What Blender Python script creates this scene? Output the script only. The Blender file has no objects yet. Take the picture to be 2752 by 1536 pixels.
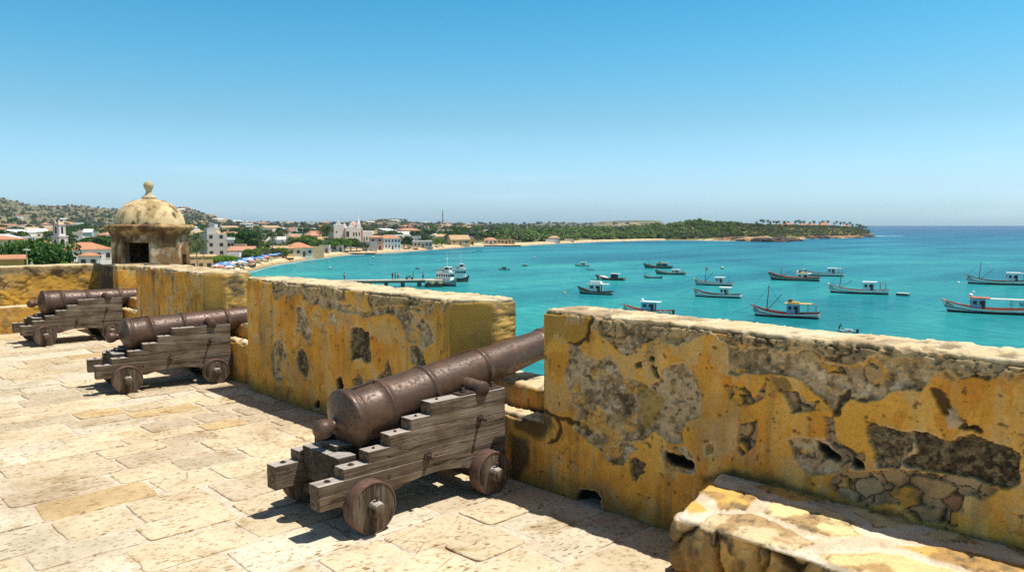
import bpy, bmesh, math, random
import numpy as np
from mathutils import Vector, Matrix, Euler
random.seed(7); RNG = np.random.default_rng(7)
sc = bpy.context.scene
COL = sc.collection
R = math.radians

# ------------------------------------------------------------------ camera geometry (measured)
CAMH = 1.8; F = 2087.8; CX = 1376.; CY = 768.; YH = 606.5
PITCH = math.atan((CY-YH)/F); FH = math.hypot(F, CY-YH); AX = math.atan((3550-CX)/FH)
FWD = (math.cos(AX), math.sin(AX)); RT = (math.sin(AX), -math.cos(AX))
WZ = -12.6                                              # water level
def ray(u, v):
    a = u-CX; b = -(v-CY)
    f = F*math.cos(PITCH)+b*math.sin(PITCH); z = -F*math.sin(PITCH)+b*math.cos(PITCH)
    return (f*FWD[0]+a*RT[0], f*FWD[1]+a*RT[1], z, f, a)
def onz(u, v, h):
    r = ray(u, v); t = (h-CAMH)/r[2]; return Vector((r[0]*t, r[1]*t, h))
def onx(u, v, x):
    r = ray(u, v); t = x/r[0]; return (r[1]*t, CAMH+r[2]*t)
def at(u, f):                                           # ground point at bearing u, forward distance f
    a = (u-CX)/FH*f
    return (f*FWD[0]+a*RT[0], f*FWD[1]+a*RT[1])

# ------------------------------------------------------------------ numpy noise
def _h(ix, iy, iz, s):
    n = (ix.astype(np.int64)*374761393 + iy.astype(np.int64)*668265263 + iz.astype(np.int64)*2147483647 + s*974711) & 0xffffffff
    n = ((n ^ (n >> 13))*1274126177) & 0xffffffff
    n = ((n ^ (n >> 16))*2246822519) & 0xffffffff
    return ((n ^ (n >> 15)) & 0xffffff)/float(0xffffff)
def vnoise(P, s=0):
    i = np.floor(P).astype(np.int64); f = P-i; f = f*f*(3-2*f)
    x, y, z = i[:, 0], i[:, 1], i[:, 2]; fx, fy, fz = f[:, 0], f[:, 1], f[:, 2]
    c = lambda a, b, d: _h(x+a, y+b, z+d, s)
    x00 = c(0,0,0)*(1-fx)+c(1,0,0)*fx; x10 = c(0,1,0)*(1-fx)+c(1,1,0)*fx
    x01 = c(0,0,1)*(1-fx)+c(1,0,1)*fx; x11 = c(0,1,1)*(1-fx)+c(1,1,1)*fx
    return (x00*(1-fy)+x10*fy)*(1-fz)+(x01*(1-fy)+x11*fy)*fz
def fbm(P, sc_=1., oct_=4, s=0, gain=.5):
    P = P*sc_; a = 1.; t = 0.; o = np.zeros(len(P))
    for k in range(oct_):
        o += a*vnoise(P, s+k*17); t += a; a *= gain; P = P*2.03+3.7
    return o/t
def worley(P, sc_=1., s=0):
    P = P*sc_; i = np.floor(P).astype(np.int64)
    d1 = np.full(len(P), 9.); d2 = np.full(len(P), 9.); idc = np.zeros(len(P))
    for a in (-1, 0, 1):
        for b in (-1, 0, 1):
            for c in (-1, 0, 1):
                x, y, z = i[:, 0]+a, i[:, 1]+b, i[:, 2]+c
                q = np.stack([x+_h(x, y, z, s), y+_h(x, y, z, s+1), z+_h(x, y, z, s+2)], 1)
                d = np.sqrt(((q-P)**2).sum(1)); r = _h(x, y, z, s+3)
                m = d < d1
                d2 = np.where(m, d1, np.minimum(d2, d)); idc = np.where(m, r, idc); d1 = np.where(m, d, d1)
    return d1, d2, idc
def ss(a, b, x):
    t = np.clip((x-a)/(b-a), 0, 1); return t*t*(3-2*t)
def mixc(A, B, t):
    return A*(1-t[:, None])+B*t[:, None]
def lin(r, g, b):
    f = lambda c: (c/255./12.92) if c/255. <= .04045 else ((c/255.+.055)/1.055)**2.4
    return np.array([f(r), f(g), f(b)])
def sdpoly(Y, Z, poly):                                  # signed distance to a polygon, negative inside
    d = np.full(len(Y), 1e9); ins = np.zeros(len(Y), bool); n = len(poly)
    for k in range(n):
        ax_, ay = poly[k]; bx, by = poly[(k+1) % n]
        ex, ey = bx-ax_, by-ay; wx, wy = Y-ax_, Z-ay
        t = np.clip((wx*ex+wy*ey)/(ex*ex+ey*ey+1e-12), 0, 1)
        d = np.minimum(d, (wx-ex*t)**2+(wy-ey*t)**2)
        c = ((ay > Z) != (by > Z)) & (Y < (bx-ax_)*(Z-ay)/((by-ay) if by != ay else 1e-9)+ax_)
        ins ^= c
    d = np.sqrt(d); return np.where(ins, -d, d)

# ------------------------------------------------------------------ object helpers
def link(o, parent=None):
    COL.objects.link(o)
    if parent is not None: o.parent = parent
    return o
def tag(o, label=None, cat=None, group=None, kind=None):
    if label: o['label'] = label
    if cat: o['category'] = cat
    if group: o['group'] = group
    if kind: o['kind'] = kind
    return o
def empty(name, loc=(0, 0, 0), rz=0., label=None, cat=None, group=None):
    o = bpy.data.objects.new(name, None); o.empty_display_size = .2
    o.location = loc; o.rotation_euler = (0, 0, rz); link(o)
    return tag(o, label, cat, group)
def npmesh(name, V, faces, mats, parent=None, col=None, smooth=True, midx=None, extra=None):
    """V (N,3); faces: (M,4)/(M,3) int array or list of tuples"""
    me = bpy.data.meshes.new(name)
    if isinstance(faces, np.ndarray):
        k = faces.shape[1]; M = len(faces)
        me.vertices.add(len(V)); me.vertices.foreach_set('co', np.asarray(V, np.float32).ravel())
        me.loops.add(M*k); me.loops.foreach_set('vertex_index', faces.astype(np.int32).ravel())
        me.polygons.add(M); me.polygons.foreach_set('loop_start', np.arange(0, M*k, k, dtype=np.int32))
        me.polygons.foreach_set('loop_total', np.full(M, k, np.int32))
        me.update(calc_edges=True)
    else:
        me.from_pydata([tuple(v) for v in V], [], faces)
    if not isinstance(mats, (list, tuple)): mats = [mats]
    for m in mats: me.materials.append(m)
    if midx is not None: me.polygons.foreach_set('material_index', np.asarray(midx, np.int32))
    if smooth is True: me.polygons.foreach_set('use_smooth', np.ones(len(me.polygons), bool))
    elif smooth is not False: me.polygons.foreach_set('use_smooth', np.asarray(smooth, bool))
    if col is not None:
        a = me.color_attributes.new('Col', 'FLOAT_COLOR', 'POINT')
        c = np.ones((len(V), 4), np.float32); c[:, :3] = col; a.data.foreach_set('color', c.ravel())
    if extra is not None:
        for kx, vx in extra.items():
            a = me.attributes.new(kx, 'FLOAT', 'POINT'); a.data.foreach_set('value', np.asarray(vx, np.float32))
    me.validate(); me.update()
    o = bpy.data.objects.new(name, me); return link(o, parent)
def copy_tree(o, parent=None):
    c = o.copy(); COL.objects.link(c); c.parent = parent
    for ch in list(o.children): copy_tree(ch, c)
    return c
CH = {}

class MB:
    """collects simple solids into one mesh"""
    def __init__(s): s.v = []; s.f = []; s.m = []; s.sm = []
    def add(s, V, Fs, m=0, smooth=False):
        b = len(s.v); s.v += [tuple(v) for v in V]
        for f in Fs: s.f.append(tuple(b+i for i in f)); s.m.append(m); s.sm.append(smooth)
    def box(s, c, d, rz=0., m=0, taper=1., ry=0., rx=0.):
        hx, hy, hz = d[0]/2, d[1]/2, d[2]/2
        M = Euler((rx, ry, rz)).to_matrix()
        V = []
        for z in (-1, 1):
            k = taper if z > 0 else 1.
            for x, y in ((-1, -1), (1, -1), (1, 1), (-1, 1)):
                V.append(Vector(c)+M @ Vector((x*hx*k, y*hy*k, z*hz)))
        s.add(V, [(0, 3, 2, 1), (4, 5, 6, 7), (0, 1, 5, 4), (1, 2, 6, 5), (2, 3, 7, 6), (3, 0, 4, 7)], m)
    def bar(s, a, b, r, n=8, m=0, r2=None, smooth=True):
        a = Vector(a); b = Vector(b); r2 = r if r2 is None else r2
        d = (b-a).normalized(); t = d.orthogonal().normalized(); q = d.cross(t)
        V = []
        for p, rr in ((a, r), (b, r2)):
            for k in range(n):
                w = 2*math.pi*k/n; V.append(p+(t*math.cos(w)+q*math.sin(w))*rr)
        Fs = [(k, (k+1) % n, n+(k+1) % n, n+k) for k in range(n)]
        s.add(V, Fs, m, smooth); s.add(V[:n], [tuple(reversed(range(n)))], m); s.add(V[n:], [tuple(range(n))], m)
    def tube(s, pts, r, n=6, m=0):
        for a, b in zip(pts[:-1], pts[1:]): s.bar(a, b, r, n, m)
    def lathe(s, prof, n=24, m=0, axis='z', o=(0, 0, 0), cap=True, smooth=True):
        V = []; o = Vector(o)
        for r, h in prof:
            for k in range(n):
                w = 2*math.pi*k/n; c, q = r*math.cos(w), r*math.sin(w)
                V.append(o+Vector({'z': (c, q, h), 'x': (h, c, q), 'y': (q, h, c)}[axis]))
        Fs = []
        for j in range(len(prof)-1):
            for k in range(n):
                Fs.append((j*n+k, j*n+(k+1) % n, (j+1)*n+(k+1) % n, (j+1)*n+k))
        s.add(V, Fs, m, smooth)
        if cap:
            s.add(V[:n], [tuple(reversed(range(n)))], m); s.add(V[-n:], [tuple(range(n))], m)
    def prism(s, poly, a, b, m=0, ax='y'):
        """poly in the plane normal to ax, extruded from a to b"""
        n = len(poly)
        def P(p, t): return {'y': (p[0], t, p[1]), 'x': (t, p[0], p[1]), 'z': (p[0], p[1], t)}[ax]
        V = [P(p, a) for p in poly]+[P(p, b) for p in poly]
        s.add(V, [(k, (k+1) % n, n+(k+1) % n, n+k) for k in range(n)]+[tuple(reversed(range(n))), tuple(range(n, 2*n))], m)
    def build(s, name, mats, parent=None, loc=None, bevel=0.):
        me = bpy.data.meshes.new(name); me.from_pydata(s.v, [], s.f)
        if not isinstance(mats, (list, tuple)): mats = [mats]
        for m in mats: me.materials.append(m)
        me.polygons.foreach_set('material_index', s.m); me.polygons.foreach_set('use_smooth', s.sm)
        bm = bmesh.new(); bm.from_mesh(me)
        bmesh.ops.recalc_face_normals(bm, faces=bm.faces)
        if bevel:
            bmesh.ops.remove_doubles(bm, verts=bm.verts, dist=1e-5)
            bmesh.ops.bevel(bm, geom=[e for e in bm.edges if e.calc_face_angle(0) > .6], offset=bevel, segments=2, affect='EDGES', profile=.5)
        bm.to_mesh(me); bm.free(); me.update()
        o = bpy.data.objects.new(name, me)
        if loc is not None: o.location = loc
        return link(o, parent)

# ------------------------------------------------------------------ materials
class NT:
    def __init__(s, name):
        s.m = bpy.data.materials.new(name); s.m.use_nodes = True; s.t = s.m.node_tree
        s.b = s.t.nodes['Principled BSDF']; s.L = s.t.links
        s.tc = s.t.nodes.new('ShaderNodeTexCoord')
    def n(s, typ, **kw):
        x = s.t.nodes.new(typ)
        for k, v in kw.items(): setattr(x, k, v)
        return x
    def lk(s, a, b): s.L.new(a, b)
    def coord(s, kind='Object', scale=(1, 1, 1), rot=(0, 0, 0)):
        mp = s.n('ShaderNodeMapping'); mp.inputs['Scale'].default_value = scale; mp.inputs['Rotation'].default_value = rot
        s.lk(s.tc.outputs[kind], mp.inputs['Vector']); return mp.outputs['Vector']
    def noise(s, vec, scale, detail=4, rough=.55, dist=0.):
        x = s.n('ShaderNodeTexNoise'); x.inputs['Scale'].default_value = scale; x.inputs['Detail'].default_value = detail
        x.inputs['Roughness'].default_value = rough; x.inputs['Distortion'].default_value = dist
        s.lk(vec, x.inputs['Vector']); return x.outputs['Fac']
    def vor(s, vec, scale, feat='F1', out='Distance'):
        x = s.n('ShaderNodeTexVoronoi', feature=feat); x.inputs['Scale'].default_value = scale
        s.lk(vec, x.inputs['Vector']); return x.outputs[out]
    def ramp(s, fac, stops):
        x = s.n('ShaderNodeValToRGB'); e = x.color_ramp.elements
        while len(e) < len(stops): e.new(.5)
        for k, (p, c) in enumerate(stops):
            e[k].position = p; e[k].color = (*c, 1) if hasattr(c, '__len__') else (c, c, c, 1)
        s.lk(fac, x.inputs['Fac']); return x.outputs['Color']
    def mul(s, a, b, fac=1., mode='MULTIPLY'):
        x = s.n('ShaderNodeMix', data_type='RGBA', blend_type=mode); x.inputs[0].default_value = fac if not hasattr(fac, 'is_linked') else 1
        if hasattr(fac, 'is_linked'): s.lk(fac, x.inputs[0])
        for q, i in ((a, 6), (b, 7)):
            if hasattr(q, 'is_linked'): s.lk(q, x.inputs[i])
            else: x.inputs[i].default_value = (*q, 1)
        return x.outputs[2]
    def math(s, op, a, b=0.):
        x = s.n('ShaderNodeMath', operation=op)
        for q, i in ((a, 0), (b, 1)):
            if hasattr(q, 'is_linked'): s.lk(q, x.inputs[i])
            else: x.inputs[i].default_value = q
        return x.outputs[0]
    def bump(s, h, strength=.5, dist=.01, prev=None):
        x = s.n('ShaderNodeBump'); x.inputs['Strength'].default_value = strength; x.inputs['Distance'].default_value = dist
        s.lk(h, x.inputs['Height'])
        if prev is not None: s.lk(prev, x.inputs['Normal'])
        s.lk(x.outputs['Normal'], s.b.inputs['Normal']); return x.outputs['Normal']
    def out(s, color=None, rough=None, metal=None, spec=None):
        for k, v in (('Base Color', color), ('Roughness', rough), ('Metallic', metal), ('Specular IOR Level', spec)):
            if v is None: continue
            if hasattr(v, 'is_linked'): s.lk(v, s.b.inputs[k])
            else: s.b.inputs[k].default_value = (*v, 1) if hasattr(v, '__len__') else v
        return s.m
def simple(name, c, rough=.7, var=.18, scale=3., bump=.0, bscale=20., bdist=.01, metal=0., spec=.5, kind='Object'):
    t = NT(name); v = t.coord(kind)
    n = t.noise(v, scale, 5, .6)
    col = t.ramp(n, [(.3, tuple(np.array(c)*(1-var))), (.7, tuple(np.minimum(np.array(c)*(1+var), 1)))])
    if bump: t.bump(t.noise(v, bscale, 5, .6), bump, bdist)
    return t.out(col, rough, metal, spec)
# ------------------------------------------------------------------ camera, light, sky
cam = bpy.data.cameras.new('camera'); cam.sensor_width = 36; cam.lens = F/2752*36; cam.clip_start = .05; cam.clip_end = 400000
co = bpy.data.objects.new('camera', cam); COL.objects.link(co); co.location = (0, 0, CAMH)
co.rotation_euler = (R(90)-PITCH, 0, AX-R(90)); sc.camera = co
SUN_AZ = R(-42.); SUN_EL = R(68.)
sv = Vector((math.cos(SUN_EL)*math.cos(SUN_AZ), math.cos(SUN_EL)*math.sin(SUN_AZ), math.sin(SUN_EL)))
sl = bpy.data.lights.new('sun', 'SUN'); sl.energy = 5.0; sl.angle = R(.53); sl.color = (1., .955, .88)
so = bpy.data.objects.new('sun', sl); COL.objects.link(so); so.rotation_euler = (-sv).to_track_quat('-Z', 'Y').to_euler(); so.location = (0, 0, 30)
w = bpy.data.worlds.new('World'); sc.world = w; w.use_nodes = True; wt = w.node_tree
bg = wt.nodes['Background']; sky = wt.nodes.new('ShaderNodeTexSky'); sky.sky_type = 'NISHITA'; sky.sun_disc = False
sky.sun_elevation = SUN_EL; sky.sun_rotation = math.pi/2-SUN_AZ
sky.air_density = 1.0; sky.dust_density = 1.2; sky.ozone_density = 2.0; sky.altitude = 15
hs = wt.nodes.new('ShaderNodeHueSaturation'); hs.inputs['Saturation'].default_value = 1.0; hs.inputs['Value'].default_value = 1.
# the sky's own colour: deeper azure overhead, pale at the horizon (by direction, everywhere alike)
geo = wt.nodes.new('ShaderNodeTexCoord'); sep = wt.nodes.new('ShaderNodeSeparateXYZ'); wt.links.new(geo.outputs['Generated'], sep.inputs[0])
rp = wt.nodes.new('ShaderNodeValToRGB'); el = rp.color_ramp.elements
SKY = [(.0, (1.05, 1.56, 2.2)), (.05, (.86, 1.18, 1.50)), (.13, (.60, .98, 1.05)), (.21, (.37, .96, 1.06)), (.30, (.19, .87, 1.0)), (.42, (.24, .37, .43)), (1., (.42, .36, .36))]
while len(el) < len(SKY): el.new(.5)
for k, (p_, c_) in enumerate(SKY): el[k].position = p_; el[k].color = (*c_, 1)
wt.links.new(sep.outputs['Z'], rp.inputs['Fac'])
mx = wt.nodes.new('ShaderNodeMix'); mx.data_type = 'RGBA'; mx.blend_type = 'MULTIPLY'; mx.inputs[0].default_value = 1.
wt.links.new(sky.outputs[0], hs.inputs['Color']); wt.links.new(hs.outputs[0], mx.inputs[6]); wt.links.new(rp.outputs[0], mx.inputs[7])
# a faint low band of cirrus
mpc = wt.nodes.new('ShaderNodeMapping'); mpc.inputs['Scale'].default_value = (1.5, 1.5, 14); wt.links.new(geo.outputs['Generated'], mpc.inputs['Vector'])
nc = wt.nodes.new('ShaderNodeTexNoise'); nc.inputs['Scale'].default_value = 2.2; nc.inputs['Detail'].default_value = 6; wt.links.new(mpc.outputs[0], nc.inputs['Vector'])
rc = wt.nodes.new('ShaderNodeValToRGB'); rc.color_ramp.elements[0].position = .56; rc.color_ramp.elements[1].position = .85
rc.color_ramp.elements[1].color = (.25, .25, .25, 1)
wt.links.new(nc.outputs['Fac'], rc.inputs['Fac'])
mc = wt.nodes.new('ShaderNodeMix'); mc.data_type = 'RGBA'; mc.blend_type = 'MIX'
rz_ = wt.nodes.new('ShaderNodeValToRGB'); ez = rz_.color_ramp.elements; ez[0].position = .05; ez[1].position = .12; ez[0].color = (1, 1, 1, 1); ez[1].color = (0, 0, 0, 1); wt.links.new(sep.outputs['Z'], rz_.inputs['Fac'])
mm = wt.nodes.new('ShaderNodeMath'); mm.operation = 'MULTIPLY'; wt.links.new(rc.outputs[0], mm.inputs[0]); wt.links.new(rz_.outputs[0], mm.inputs[1]); wt.links.new(mm.outputs[0], mc.inputs[0]); wt.links.new(mx.outputs[2], mc.inputs[6]); mc.inputs[7].default_value = (7.5, 8.2, 9.2, 1)
wt.links.new(mc.outputs[2], bg.inputs['Color']); bg.inputs['Strength'].default_value = .14
vs = sc.view_settings; vs.view_transform = 'Standard'; vs.look = 'None'; vs.exposure = .12; vs.gamma = 1.; vs.use_curve_mapping = False
sc.cycles.use_denoising = False; sc.cycles.max_bounces = 6; sc.cycles.diffuse_bounces = 4; sc.cycles.glossy_bounces = 2
sc.cycles.transparent_max_bounces = 8; sc.cycles.volume_bounces = 0; sc.cycles.sample_clamp_indirect = 6
# ------------------------------------------------------------------ fort: weathered masonry
WX = 3.76; WH = 1.24
OCH1 = lin(226, 170, 74); OCH2 = lin(210, 143, 54); OCH3 = lin(226, 190, 122); MORT = lin(186, 162, 128); MORT2 = lin(150, 128, 98)
DARK = lin(78, 66, 50); DARK2 = lin(112, 98, 76); CORAL = lin(196, 172, 130); CREAM = lin(216, 200, 166); MOSS = lin(70, 68, 48); STONE = lin(190, 158, 112)
def zz(o, k): return lambda a, b: (o[0]+a/k, o[1]+b/k)
def fp(conv, pts):                                       # picture points on the wall's inner plane -> (y, z)
    return [onx(*conv(a, b), WX) for a, b in pts]
Z6 = zz((1350, 780), 2.147); Z7 = zz((1950, 850), 2.096); Z5 = zz((700, 680), 1.754)
PATCH = []                                               # (kind, polygon)
def pa(kind, conv, *pts): PATCH.append((kind, fp(conv, pts)))
pa('mortar', Z6, (390,310),(450,320),(470,370),(540,400),(600,380),(650,420),(680,480),(760,510),(840,560),(900,490),(950,430),(1040,420),(1090,470),(1130,540),(1160,640),(1140,730),(1080,760),(1040,830),(1050,880),(1000,900),(870,830),(740,860),(620,870),(640,950),(600,930),(540,900),(480,850),(400,790),(430,700),(400,640),(380,560),(365,470),(380,400))
pa('olive', Z6, (790,560),(900,590),(930,640),(880,780),(800,790),(770,700))
pa('olive', Z6, (235,110),(500,120),(500,310),(390,300),(330,250),(240,280))
pa('mortar', Z6, (515,130),(700,150),(1000,190),(1507,215),(1507,340),(1290,300),(1180,250),(1080,290),(980,300),(900,270),(830,310),(730,370),(640,330),(600,270),(530,210))
pa('coral', Z6, (520,130),(640,140),(700,190),(680,320),(600,260),(525,200))
pa('coral', Z6, (830,165),(1000,190),(1180,205),(1240,230),(1130,250),(1060,275),(960,240),(880,235))
pa('coral', Z6, (1290,210),(1507,220),(1507,325),(1400,325),(1300,290))
pa('crack', Z6, (515,130),(530,135),(505,290),(430,318),(380,300),(430,300),(490,285))
pa('crack', Z6, (220,700),(320,735),(430,765),(425,775),(330,752),(325,870),(270,885),(312,860),(310,750),(230,712))
pa('rubble', Z6, (1275,570),(1350,520),(1400,560),(1440,610),(1507,520),(1507,590),(1440,640),(1410,655),(1340,655),(1290,620))
pa('rubble', Z6, (1385,680),(1440,700),(1460,760),(1465,900),(1400,960),(1360,920),(1370,800))
pa('mortar', Z6, (900,920),(1040,905),(1090,960),(1110,1030),(1080,1060),(930,1030))
pa('hole', Z6, (920,930),(1030,950),(1045,980),(1088,1010),(1070,1040),(950,1015),(918,975))
pa('dark', Z6, (735,975),(780,960),(830,1000),(820,1060),(775,1095),(740,1050))
pa('mortar', Z6, (780,890),(700,990),(640,1000),(600,960),(580,900),(700,870))
pa('dark', Z6, (775,410),(810,415),(815,450),(785,450))
pa('dark', Z6, (850,370),(885,368),(890,392),(860,392))
pa('dark', Z6, (865,430),(895,430),(890,500),(870,490))
pa('algae', Z6, (1150,1075),(1300,1050),(1330,1010),(1400,1060),(1300,1100),(1150,1130))
pa('mortar', Z6, (1180,905),(1215,890),(1210,945),(1175,945))
pa('algae', Z6, (40,700),(150,700),(290,740),(290,800),(240,855),(150,830),(60,800))
pa('algae', Z6, (40,830),(150,850),(160,1000),(90,1090),(40,1050))
pa('coral', Z7, (0,60),(200,80),(350,110),(390,150),(330,190),(200,180),(100,165),(0,175))
pa('coral', Z7, (440,110),(700,130),(850,150),(880,190),(830,230),(700,265),(560,255),(490,215))
pa('coral', Z7, (1165,190),(1400,215),(1640,230),(1600,300),(1480,360),(1330,350),(1230,280))
pa('mortar', Z7, (0,170),(350,200),(480,240),(560,270),(700,270),(830,240),(870,200),(1000,180),(1150,200),(1220,290),(1180,330),(1120,420),(950,400),(860,470),(700,470),(620,560),(560,500),(430,360),(300,330),(190,330),(90,300),(0,330))
pa('rubble', Z7, (500,255),(590,280),(700,280),(830,275),(860,330),(780,370),(690,330),(560,320))
pa('rubble', Z7, (240,340),(340,350),(470,470),(620,545),(500,530),(380,520),(330,440))
pa('mortar', Z7, (360,700),(480,690),(560,690),(640,780),(640,870),(480,885),(400,820))
pa('hole', Z7, (510,690),(560,710),(640,800),(635,825),(560,790),(520,750))
pa('rubble', Z7, (550,560),(600,580),(640,700),(700,740),(790,760),(790,850),(700,850),(640,900),(620,760),(560,690))
pa('hole', Z7, (705,790),(750,800),(790,815),(785,850),(705,845))
pa('dark2', Z7, (780,590),(860,610),(940,640),(1060,655),(1020,760),(1000,860),(930,865),(870,840),(820,720))
pa('dark', Z7, (1040,640),(1150,660),(1240,700),(1380,690),(1540,700),(1640,760),(1640,950),(1560,985),(1400,930),(1250,905),(1060,870),(1000,830),(1060,740))
pa('rubble', Z7, (640,880),(850,860),(1000,870),(1130,900),(1300,920),(1540,990),(1450,1040),(1330,1010),(1280,1180),(1120,1150),(1000,1060),(800,1060),(640,1000),(580,940))
pa('crack', Z7, (1165,410),(1200,415),(1245,520),(1350,600),(1450,640),(1440,655),(1320,640),(1220,560),(1190,500))
pa('stone', Z7, (1235,535),(1290,530),(1340,600),(1310,645),(1235,640))
pa('rubble', Z7, (1340,580),(1450,600),(1445,640),(1360,640))
pa('algae', Z7, (20,880),(200,890),(450,980),(600,1020),(1100,1150),(1681,1290),(1681,1330),(1000,1150),(400,1000),(20,910))
pa('crack', Z7, (690,450),(700,440),(690,480),(640,500),(650,560),(600,570),(636,480))
pa('dark', Z5, (430,355),(470,348),(505,375),(510,440),(520,510),(495,515),(470,490),(430,500),(418,420))
pa('dark', Z5, (170,455),(200,450),(222,500),(228,590),(205,580),(175,540),(165,490))
pa('mortar', Z5, (70,410),(95,410),(120,480),(115,570),(90,620),(55,580),(50,480))
pa('dark2', Z5, (675,312),(770,308),(780,340),(770,385),(720,388),(685,350))
pa('mortar', Z5, (700,430),(745,425),(770,470),(775,535),(735,540),(705,500))
pa('dark2', Z5, (725,470),(765,480),(772,535),(735,530))
pa('dark2', Z5, (550,570),(585,545),(590,500),(612,540),(622,580),(560,592))
pa('mortar', Z5, (640,280),(690,270),(800,350),(810,420),(770,440),(690,400))
pa('hole', Z5, (352,600),(375,583),(393,620),(390,655),(355,650))
pa('dark2', Z5, (432,600),(455,570),(483,600),(480,632),(434,636))
pa('hole', Z5, (247,708),(270,690),(280,700),(278,735),(250,725))
pa('coral', Z5, (60,135),(130,135),(190,150),(180,200),(130,200),(70,215),(55,180))
pa('coral', Z5, (310,160),(390,165),(395,225),(355,225),(320,195))
pa('coral', Z5, (505,175),(625,185),(615,235),(560,250),(530,275),(505,230))
pa('coral', Z5, (630,190),(765,200),(768,250),(700,255),(640,225))
pa('coral', Z5, (960,205),(1105,215),(1110,260),(1050,240),(1010,222))
pa('mortar', Z5, (195,160),(320,175),(360,240),(500,270),(640,240),(790,270),(700,270),(520,300),(330,260),(200,220))
pa('mortar', Z5, (175,250),(200,250),(240,380),(220,430),(190,360),(160,380))
pa('mortar', Z5, (320,290),(345,290),(360,320),(335,330))
pa('olive', Z5, (890,212),(1045,250),(1048,420),(890,480))
pa('stonepl', Z5, (1048,245),(1095,265),(1110,300),(1108,420),(1050,440))
PATCH.append(('hole', [(3.085, -.05), (3.08, .05), (3.10, .085), (3.20, .105), (3.255, .10), (3.275, .06), (3.275, -.05)]))
PATCH = [(k, np.array(p)) for k, p in PATCH]

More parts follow.
